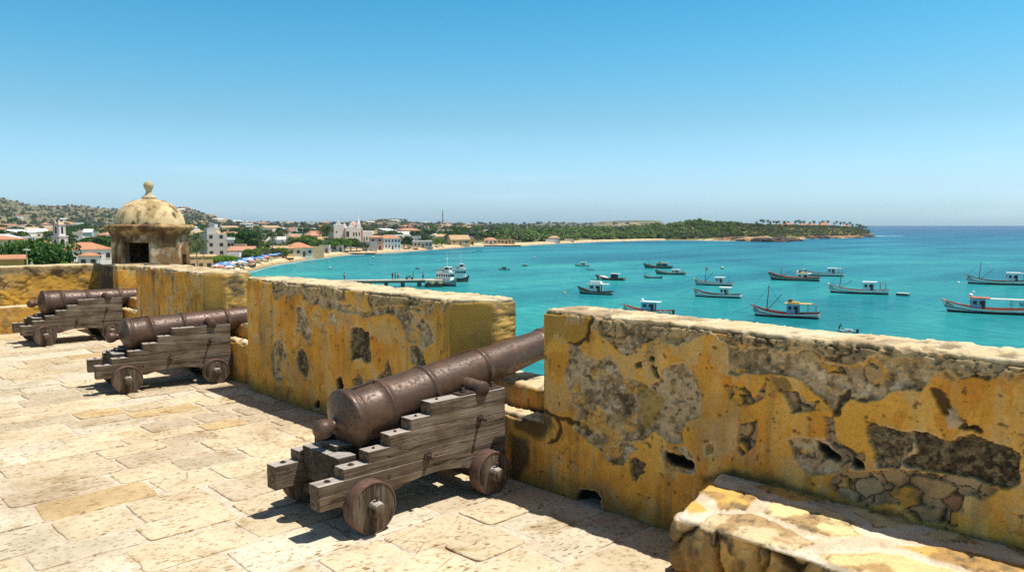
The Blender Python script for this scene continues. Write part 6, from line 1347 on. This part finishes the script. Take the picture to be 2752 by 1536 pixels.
boat((2165+2258)/2, 741, 92, 'clean white boat with open white canopy behind the dark green one', rail='offwhite', cab=.70, cabl=.17, aft='canopy', stripe='offwhite', inner='brown')
boat((1761+1838)/2, 737, 76, 'grey-green boat with low cabin in front of the rafted boat', hull='teal', rail='offwhite', stripe='brown', cab=.68, cabl=.2, cabh=1.2, aft='frame', clutter=('gear',))
boat((1730+1803)/2, 720, 72, 'teal cabin boat with two short masts rafted behind the grey-green one', hull='teal', rail='wood', cab=.66, cabl=.34, cabh=1.2, cabc='teal', roofc='grey', mast=.2, mh=2.6, clutter=('rooftop',))
boat((1731+1774)/2, 747, 43, 'small open dark skiff with outboard beyond the nearest cabin boat', hull='grey', stripe='grey', cab=0, motor=True, clutter=('gear',), name='skiff', cat='skiff', rope=False)
boat((1674+1802)/2, 842, 126, 'white boat with blue cabin and white roof half hidden by the nearest parapet', inner='orange', cab=.54, cabl=.26, cabh=1.9, cabc='blue', roofo=.45, clutter=('gear', 'ball'), motor=True)
boat((1553+1644)/2, 790, 90, 'stubby dark green boat with a stacked white upper cabin', hull='green', stripe='offwhite', rail='dark', cab=.52, cabl=.34, cabh=1.9, roofo=.7, roofc='white', clutter=('upper', 'gear', 'pot'), sheer=1.2)
boat((1601+1676)/2, 752, 74, 'dark boat with white tarpaulin over the bow and white canopy', hull='dark', stripe='grey', rail='brown', cab=.66, cabl=.2, cabc='dark', roofo=.5, clutter=('cover',))
boat(1597, 751, 17, 'tiny white tender behind the tarpaulin covered boat', cab=0, name='tender', cat='tender', rope=False)
boat((1544+1584)/2, 715, 40, 'small white cabin boat, farthest of the left group', cab=.55, cabl=.3, cabh=2., clutter=(), rope=False)
boat((1574+1598)/2, 725, 24, 'small white dinghy close behind the farthest cabin boat', cab=0, name='dinghy', cat='dinghy', rope=False)
boat((1339+1368)/2, 725, 28, 'small white boat with dark bimini frame alone in the middle of the bay', cab=.55, cabl=.36, cabh=1.9, cabc='grey', roofc='dark', motor=True, rope=False)
boat((1402+1419)/2, 715, 17, 'tiny white cabin boat right of the one with the bimini', cab=.5, cabl=.5, cabh=1.9, rope=False, sheer=1.3)
boat((1116+1128)/2, 722, 13, 'tiny grey boat beyond the jetty', cab=.5, cabl=.5, cabh=1.6, cabc='blue', hull='grey', rope=False, sheer=1.3)
boat(1273, 678, 11, 'tiny dinghy near the far beach, left one of two', cab=0, name='dinghy', cat='dinghy', rope=False, hull='offwhite'); boat(1287, 674, 12, 'tiny dark dinghy near the far beach, right one of two', cab=0, hull='dark', name='dinghy', cat='dinghy', rope=False)
boat(996, 711, 10, 'flat dark rowing boat off the beach left of the jetty boats', cab=0, hull='dark', stripe='dark', name='rowing_boat', cat='rowing boat', rope=False)
boat(792, 716, 8, 'small dark canoe close to the beach by the umbrellas', cab=0, hull='dark', stripe='dark', name='canoe', cat='canoe', rope=False)
boat(1883, 628*1.0683, 7, 'tiny white skiff off the long beach', cab=0, name='skiff', cat='skiff', rope=False)
boat(2274, 892, 44, 'white speedboat whose top just clears the nearest parapet', cab=.58, cabl=.3, cabh=1.2, mast=.1, mh=1.1, motor=True, rope=False, rail='white', inner='white')
boat(2775, 822, 60, 'small grey boat entering at the right edge beside the long striped boat', cab=.6, cabl=.2, mast=.2, mh=3.4)
x = onz(2427, 794, WZ); q = MB(); q.box((0, 0, .25), (2.3, 1.4, .42)); q.box((0, 0, .5), (2.36, 1.46, .08), m=1); o = q.build('pontoon', [BM['green'], BM['offwhite']], loc=(x.x, x.y, WZ)); o.rotation_euler.z = bow_dir(-20); tag(o, 'small flat green pontoon with pale deck floating alone', 'pontoon')
for u, v, r, c, l in ((1941, 722, .62, 'dark', 'dark round buoy with a white top behind the boat with the board'), (2576, 760, .36, 'white', 'white round buoy in front of the leaning mast boat'), (1517, 788, .30, 'yellow', 'pale yellow buoy left of the stubby green boat'), (2616, 785, .30, 'white', 'white buoy just above the orange cabin roof'), (1436, 694, .55, 'dark', 'dark buoy in the middle of the bay'), (887, 722, .5, 'dark', 'dark buoy nearest the beach, left of the jetty'), (846, 720, .35, 'dark', 'small dark buoy left of its twin by the beach'), (1003, 693, .6, 'dark', 'dark buoy off the two-storey house'), (835, 692+14, .35, 'dark', 'little dark buoy off the umbrellas'), (1180, 703, .3, 'dark', 'small dark buoy above the moored ferries')):
    p = onz(u, v, WZ); q = MB(); q.lathe([(.01, -.5*r), (.7*r, -.35*r), (r, .15*r), (.8*r, .65*r), (.3*r, .95*r), (.01, r)], 14); q.lathe([(.72*r, .72*r), (.45*r, .95*r), (.01, 1.1*r)], 10, 1 if c == 'dark' else 0, cap=False); q.bar((0, 0, .9*r), (0, 0, 1.5*r), .06*r, 6, 1); tag(q.build('mooring_buoy', [BM[c], BM['white']], loc=(p.x, p.y, WZ)), l, 'buoy')
# --- jetty and the moored ferries
def ferry(u, v, px, hd, label, hc='grey', bc='dark'):
    p = onz(u, v, WZ); f = p.x*FWD[0]+p.y*FWD[1]; L = px*f/F; B = L*.36; o = empty('ferry', (p.x, p.y, WZ), hd, label, 'ferry'); n = 11; V = []; Fc = []; Mi = []
    bt = lambda t: B/2*min(1, (t/.35+.01)**.6); zt = lambda t: 1.25+.9*max(0, 1-t/.4)**2
    for side in (1, -1):
        b = len(V)
        for i in range(n):
            t = i/(n-1); V += [(L*(.5-t), bt(t)*side, zt(t)), (L*(.5-t)-.2, bt(t)*.97*side, zt(t)-.25), (L*(.5-t)-.5*(t < .1), bt(t)*.9*side, .45), (L*(.5-t)-.9*(t < .1), bt(t)*.8*side, -.2)]
        for i in range(n-1):
            for j in range(3): a = b+i*4+j; q_ = (a, a+1, a+5, a+4); Fc.append(q_ if side > 0 else q_[::-1]); Mi.append((1, 0, 2)[j])
    b2 = len(V)//2
    for j in range(3): a = (n-1)*4+j; Fc.append((a, b2+a, b2+a+1, a+1)); Mi.append((1, 0, 2)[j])
    for i in range(n-1): Fc.append((i*4, (i+1)*4, b2+(i+1)*4, b2+i*4)); Mi.append(3)
    npmesh('hull', np.array(V), Fc, [BM[hc], BM['white'], BM[bc], BM['offwhite']], o, smooth=False, midx=Mi)
    q = MB(); q.box((-L*.08, 0, 1.25+1.0), (L*.66, B*.8, 2.0)); c1 = q.build('lower_cabin', BM['white'], o, bevel=.06)
    for side in (-1, 1):
        for k in range(6): b = MB(); b.box((-L*.36+L*.56*k/5, side*B*.405, 2.55), (.42, .05, .5)); b.build('window', DKG, c1)
    for k in range(3): b = MB(); b.box((L*.252, (k-1)*B*.24, 2.55), (.05, .6, .62)); b.build('window', DKG, c1)
    q = MB(); q.box((-L*.06, 0, 3.32), (L*.72, B*.9, .12)); q.build('upper_deck', BM['offwhite'], o); q = MB(); q.box((L*.06, 0, 4.0), (L*.26, B*.55, 1.3)); w2 = q.build('wheelhouse', BM['white'], o, bevel=.08)
    for side in (-1, 1): b = MB(); b.box((L*.06, side*B*.28, 4.2), (L*.18, .05, .5)); b.build('window', DKG, w2)
    b = MB(); b.box((L*.192, 0, 4.2), (.05, B*.42, .5)); b.build('window', DKG, w2)
    q = MB(); q.bar((L*.02, 0, 4.6), (L*.02, 0, 8.2), .08, 6, r2=.04); q.bar((L*.02, -.7, 6.6), (L*.02, .7, 6.6), .05, 5); q.build('mast', BM['white'], o)
    for k in range(5): q = MB(); q.bar((-L*.38+k*L*.09, -B*.42, 3.38), (-L*.38+k*L*.09, -B*.42, 4.2), .03, 5); q.bar((-L*.38+k*L*.09, B*.42, 3.38), (-L*.38+k*L*.09, B*.42, 4.2), .03, 5); q.bar((-L*.38+k*L*.09, -B*.42, 4.2), (-L*.38+k*L*.09, B*.42, 4.2), .03, 5); q.build('rail_hoop', BM['grey'], o)
    q = MB(); q.lathe([(.28, 0), (.38, .1), (.38, .3), (.28, .4)], 10, 0, 'x', (-L*.2, 0, 3.8)); q.build('life_raft', BM['orange'], o)
    return o
hr = math.atan2(RT[1]*.8-FWD[1]*.45, RT[0]*.8-FWD[0]*.45)
ferry(1201, 768, 68, hr, 'white and grey ferry moored at the jetty end, bow to the right'); ferry(1238, 757, 52, hr+.5, 'white ferry with dark hull lying beyond the jetty end, right of its twin', 'dark', 'brown')
boat(1196, 737, 30, 'white motor launch seen behind the ferries', cab=.5, cabl=.35, cabh=1.8, extra=180, rope=False, name='motor_launch', cat='launch')
zj = WZ+1.7; A = onz(655, 757, zj); A = onz(700, 755.5, zj); Bp = onz(1143, 750, zj); jd = (Bp-A).normalized(); jn = Vector((-jd.y, jd.x, 0)); Lj = (Bp-A).length; rj = math.atan2(jd.y, jd.x)
jt = empty('jetty', tuple((A+Bp)/2-Vector((0, 0, 1.7))), rj, 'long narrow concrete jetty on square piers reaching out from the beach', 'jetty'); CONC = simple('concrete', tuple(lin(206, 190, 162)), .9, .15, .8, .3, 6, .03); CDK = simple('pier_concrete', tuple(lin(92, 86, 76)), .9, .2, 1.)
q = MB(); q.box((0, 0, 1.55), (Lj, 2.6, .3)); q.build('deck', CONC, jt); q = MB(); q.box((0, 0, 1.2), (Lj-.4, 2.0, .4)); q.build('beam', CDK, jt)
k = -Lj/2+1.2
while k < Lj/2: q = MB(); q.box((k, 0, .2), (.9, 2.1, 2.1)); q.build('pier', CDK, jt); k += 3.9
q = MB(); q.box((Lj/2+1.9, -.4, 1.25), (4.2, 4.6, .8)); q.box((Lj/2+1.9, -.4, .4), (3.8, 4.2, .9), m=1); q.build('landing', [CONC, CDK], jt)
for k in range(4): q = MB(); q.lathe([(.28, -.2), (.34, 0), (.28, .2)], 10, 0, 'y', (Lj/2+.5+k*.95, -2.75, .95)); q.build('tyre_fender', BM['yellow'] if k % 2 else BM['dark'], jt)
# --- people: one continuous body, clothing as children
SKIN = simple('skin', (.22, .12, .075), .7, .05, 3)
def person(x, y, z, rz, label, shirt, pants, group=None):
    o = empty('person', (x, y, z), rz, label, 'person', group); me = bpy.data.meshes.new('body')
    vs_ = [(0, 0, .95), (0, 0, 1.2), (0, 0, 1.42), (0, 0, 1.52), (0, .02, 1.62), (0, .03, 1.72), (.1, 0, .9), (.12, .03, .5), (.12, 0, .08), (.12, .1, .03), (-.1, 0, .9), (-.11, -.06, .5), (-.12, -.1, .08), (-.12, 0, .03), (.19, 0, 1.4), (.26, 0, 1.12), (.28, .1, .9), (-.19, 0, 1.4), (-.25, .02, 1.12), (-.24, .14, .93)]
    me.from_pydata(vs_, [(0, 1), (1, 2), (2, 3), (3, 4), (4, 5), (0, 6), (6, 7), (7, 8), (8, 9), (0, 10), (10, 11), (11, 12), (12, 13), (2, 14), (14, 15), (15, 16), (2, 17), (17, 18), (18, 19)], [])
    me.materials.append(SKIN); b = bpy.data.objects.new('body', me); link(b, o); sk = b.modifiers.new('skin', 'SKIN'); rad = [.15, .13, .14, .06, .095, .085, .10, .065, .045, .04, .10, .065, .045, .04, .06, .045, .035, .06, .045, .035]
    for v_, r_ in zip(me.skin_vertices[0].data, rad): v_.radius = (r_, r_)
    me.skin_vertices[0].data[0].use_root = True; b.modifiers.new('sub', 'SUBSURF').levels = 1
    q = MB(); q.lathe([(.165, .98), (.17, 1.15), (.19, 1.36), (.10, 1.47), (.07, 1.48)], 12); s_ = q.build('shirt', shirt, o); s_.scale = (1.1, .8, 1)
    q = MB(); q.bar((.105, 0, .98), (.12, .03, .48), .115, 10, r2=.09); q.bar((-.105, 0, .98), (-.11, -.05, .48), .115, 10, r2=.09); q.build('shorts', pants, o)
    q = MB(); q.lathe([(.10, 1.66), (.112, 1.72), (.09, 1.79), (.02, 1.82)], 10, 0, 'z', (0, .02, 0)); q.build('hair', BM['dark'], o); return o
jp = lambda t, s_: A+jd*(Lj*t)+jn*s_
for i, (t_, s_, sh, pn, l) in enumerate(((.795, .3, 'dark', 'navy', 'person in dark shirt, left of the three together on the jetty'), (.812, -.3, 'red', 'dark', 'person in red shirt, middle of the three together on the jetty'), (.83, .2, 'offwhite', 'dark', 'person in pale shirt, right of the three together on the jetty'), (.925, .4, 'dark', 'brown', 'person in dark clothes standing alone near the jetty end'), (.985, -.5, 'blue', 'dark', 'person in blue shirt at the landing of the jetty'), (.50, .2, 'grey', 'dark', 'person in grey walking midway along the jetty'))):
    p = jp(t_, s_); person(p.x, p.y, zj, i*1.3, l, BM[sh], BM[pn])
p = jp(.90, -.2); o = empty('motorcycle', (p.x, p.y, zj), rj, 'dark motorcycle parked on the jetty near its end', 'motorcycle'); 
for dx in (-.62, .62): q = MB(); q.lathe([(.24, -.06), (.31, -.04), (.31, .04), (.24, .06), (.05, .05), (.05, -.05), (.24, -.06)], 16, 0, 'y', (dx, 0, .31), cap=False); q.build('wheel', BM['dark'], o)
q = MB(); q.bar((-.62, 0, .31), (-.1, 0, .6), .05); q.bar((.62, 0, .31), (.4, 0, .9), .045); q.bar((-.1, 0, .6), (.4, 0, .85), .07); q.box((0, 0, .42), (.4, .25, .3)); q.build('frame', BM['grey'], o)
q = MB(); q.box((-.25, 0, .78), (.7, .22, .12)); q.build('saddle', BM['dark'], o); q = MB(); q.box((.18, 0, .83), (.36, .24, .22), taper=.7); q.build('tank', BM['navy'], o); q = MB(); q.bar((.38, -.32, 1.0), (.38, .32, 1.0), .02); q.build('handlebar', BM['grey'], o)
# stone quay and boats drawn up on the sand
x, y = at(1350, float(SH(1350))-4); q = MB(); q.box((0, 0, .2), (27, 5, 1.3), taper=.94); o = q.build('stone_quay', CDK, loc=(x, y, WZ)); o.rotation_euler.z = face_rot(x, y, R(-2)); tag(o, 'long low dark stone quay at the end of the town beach', 'quay')
x, y = at(962, float(SH(962))-1); q = MB(); q.box((0, 0, .1), (19, 4, 1.2), taper=.92); o = q.build('stone_quay', CDK, loc=(x, y, WZ)); o.rotation_euler.z = face_rot(x, y, R(-16)); tag(o, 'low dark stone ramp on the shore below the green tree bank', 'quay')
# --- beach umbrellas, loungers, people on the sand
UM = {k: simple('canvas_'+k, tuple(c), .8, .12, 1.5) for k, c in dict(blue=lin(84, 128, 204), sky=lin(128, 172, 220), pink=lin(222, 140, 128), white=lin(226, 226, 228), salmon=lin(214, 150, 116)).items()}
def mk_umb():
    o = empty('beach_umbrella', (0, 0, 0)); q = MB(); n = 10; V = [(0, 0, 2.75)]
    for k in range(n*2): a = math.pi*k/n; r = 1.75 if k % 2 == 0 else 1.62; V.append((r*math.cos(a), r*math.sin(a), 2.12 if k % 2 == 0 else 2.2))
    Fs = [(0, 1+k, 1+(k+1) % (n*2)) for k in range(n*2)]; V += [(0, 0, 2.7)]+[(v[0], v[1], v[2]-.05) for v in V[1:]]; m = n*2+1; Fs += [(m, m+1+(k+1) % (n*2), m+1+k) for k in range(n*2)]+[(1+k, m+1+k, m+1+(k+1) % (n*2), 1+(k+1) % (n*2)) for k in range(n*2)]
    q.add(V, Fs); q.build('canopy', UM['blue'], o); q = MB(); q.bar((0, 0, -.3), (0, 0, 2.8), .04, 6); q.build('pole', BM['offwhite'], o); return o
U0 = mk_umb(); um_first = True; UV = {}
def umb(x, y, colr, s=1., row=0, u=600):
    global um_first
    o = U0 if um_first else copy_tree(U0); um_first = False; o.location = (x, y, gz(x, y)); o.scale = (s,)*3; o.rotation_euler.z = random.uniform(0, 1)
    for c in o.children:
        if c.name.startswith('canopy'):
            if colr not in UV: me = c.data.copy() if colr != 'blue' else c.data; me.materials[0] = UM[colr]; UV[colr] = me
            c.data = UV[colr]
    nm = dict(blue='deep blue', sky='light blue', pink='pink', white='white', salmon='salmon')[colr]
    rn = ['rearmost', 'second from the back', 'third from the back', 'fourth from the back', 'pale middle', 'pink', 'second pink', 'frontmost'][row]; en = 'near end' if u < 630 else ('middle' if u < 690 else 'far end'); tag(o, '%s beach umbrella in the %s row, %s' % (nm, rn, en), 'beach umbrella', '%s beach umbrellas, %s row, %s' % (nm, rn, en))
cols = ['blue', 'blue', 'sky', 'blue', 'sky', 'blue', 'blue', 'white', 'sky', 'blue', 'blue', 'blue', 'sky']
PK = ['pink', 'salmon', 'white', 'pink', 'sky', 'white', 'salmon']
for row, (off, cc, ua, ub_) in enumerate(((21.5, cols, 640, 752), (19.3, cols[2:]+cols[:2], 606, 748), (17.2, cols[5:]+cols[:5], 590, 744), (15.2, cols[3:]+cols[:3], 582, 728), (13.2, ['white', 'sky', 'white', 'blue', 'sky', 'blue', 'pink'], 580, 716), (11.0, PK, 584, 720), (8.8, PK[3:]+PK[:3], 592, 690), (6.8, PK[1:]+['blue'], 576, 640))):
    u = ua; k = 0
    while u < ub_:
        f = float(SH(u))+off+random.uniform(-.4, .4); x, y = at(u, f); umb(x, y, cc[k % len(cc)], random.uniform(.74, .88), row, u); k += 1; u += (2.5/f*F)*random.uniform(.85, 1.15)*(1. if row < 5 else 1.3)
LG = MB(); 
def mk_lounger():
    o = empty('sun_lounger', (0, 0, 0)); q = MB(); q.box((.25, 0, .32), (1.3, .6, .06)); q.box((-.6, 0, .5), (.6, .6, .06), ry=.7); q.build('bed', BM['offwhite'], o)
    for sx in (-.4, .8):
        for sy in (-.25, .25): q = MB(); q.bar((sx, sy, 0), (sx, sy, .3), .03, 5); q.build('leg', BM['grey'], o)
    return o
L0 = mk_lounger(); lf = True
for k in range(16):
    u = 600+k*8.5+random.uniform(-2, 2); f = float(SH(u))+(12.3 if k % 2 else 15.8)+random.uniform(-.5, .5); x, y = at(u, f); o = L0 if lf else copy_tree(L0); lf = False; o.location = (x, y, gz(x, y)); o.rotation_euler.z = random.uniform(-.4, .4)+.8; tag(o, 'pale sun lounger under the beach umbrellas', 'sun lounger', 'sun loungers under the umbrellas')
for i, (u, off, s_, p_, l) in enumerate(((644, 7, 'white', 'navy', 'person in white walking on the sand in front of the umbrellas'), (652, 6, 'red', 'dark', 'person in red at the water edge by the umbrellas'), (718, 8, 'brown', 'orange', 'person in brown standing right of the umbrellas'), (1042, 12, 'dark', 'dark', 'dark clothed person on the sand before the two-storey house'), (612, 8, 'orange', 'dark', 'person in orange at the near end of the umbrellas'), (1075, 14, 'offwhite', 'navy', 'person in pale shirt on the sand right of the two-storey house'))):
    f = float(SH(u))+off; x, y = at(u, f); person(x, y, gz(x, y), i, l, BM[s_], BM[p_])
for i, (u, off, c, l) in enumerate(((668, 9, 'dark', 'dark boat drawn up on the sand below the umbrellas'), (632, 24, 'white', 'white boat hull stored behind the umbrellas'), (1110, 9, 'wood', 'brown boat drawn up left of the tan gabled house'), (1150, 8, 'wood', 'second brown boat on the sand left of the tan gabled house'), (1245, 7, 'dark', 'dark boat on the sand below the narrow ochre ruin'), (985, 14, 'offwhite', 'pale boat on the sand below the pale mansion'), (770, 10, 'red', 'red boat on the sand by the orange hipped seafront house'))):
    f = float(SH(u))+off; x, y = at(u, f); r_ = ray(u, 700); o = boat(u, YH+14.4*F/float(SH(u)), 5.2/f*F, l, hull=c, stripe=c, cab=0, name='beached_boat', cat='boat', rope=False, inner='wood'); o.location = (x, y, gz(x, y)+.12); o.rotation_euler.z = random.uniform(0, 3)
# parked cars behind the umbrellas
def car(u, off, c, l, rz):
    f = float(SH(u))+off; x, y = at(u, f); o = empty('parked_car', (x, y, gz(x, y)), face_rot(x, y, rz), l, 'car'); q = MB(); q.box((0, 0, .62), (4.2, 1.75, .62)); q.build('body', BM[c], o, bevel=.12)
    q = MB(); q.box((-.2, 0, 1.17), (2.3, 1.55, .52), taper=.78); q.build('cabin', DKG, o, bevel=.05); q = MB(); q.box((-.2, 0, 1.45), (1.75, 1.2, .06)); q.build('roof', BM[c], o, bevel=.02)
    for sx in (-1.3, 1.3):
        for sy in (-.82, .82): q = MB(); q.lathe([(.05, -.1), (.31, -.1), (.33, 0), (.31, .1), (.05, .1)], 16, 0, 'y', (sx, sy, .33)); q.build('wheel', BM['dark'], o)
    for sy in (-.6, .6): q = MB(); q.box((2.1, sy, .7), (.06, .3, .16)); q.build('headlight', BM['white'], o)
car(636, 38, 'white', 'white car parked behind the blue umbrellas by the small kiosk', .3); car(650, 38, 'grey', 'grey car parked behind the blue umbrellas', .2); car(662, 37, 'navy', 'dark blue car parked nearest the tallest beach palm', .1)
# ------------------------------------------------------------------ air
hz = bpy.data.materials.new('haze_air'); hz.use_nodes = True; ht = hz.node_tree
for n_ in list(ht.nodes):
    if n_.type == 'BSDF_PRINCIPLED': ht.nodes.remove(n_)
pv = ht.nodes.new('ShaderNodeVolumePrincipled'); pv.inputs['Color'].default_value = (.74, .88, 1, 1); pv.inputs['Density'].default_value = .00008; pv.inputs['Anisotropy'].default_value = .3
ht.links.new(pv.outputs[0], [x for x in ht.nodes if x.type == 'OUTPUT_MATERIAL'][0].inputs['Volume'])
q = MB(); hl, hh = WZ-3, 120.; q.box((1500, 1500, (hl+hh)/2), (6400, 6400, hh-hl)); o = q.build('haze', hz); tag(o, kind='stuff')
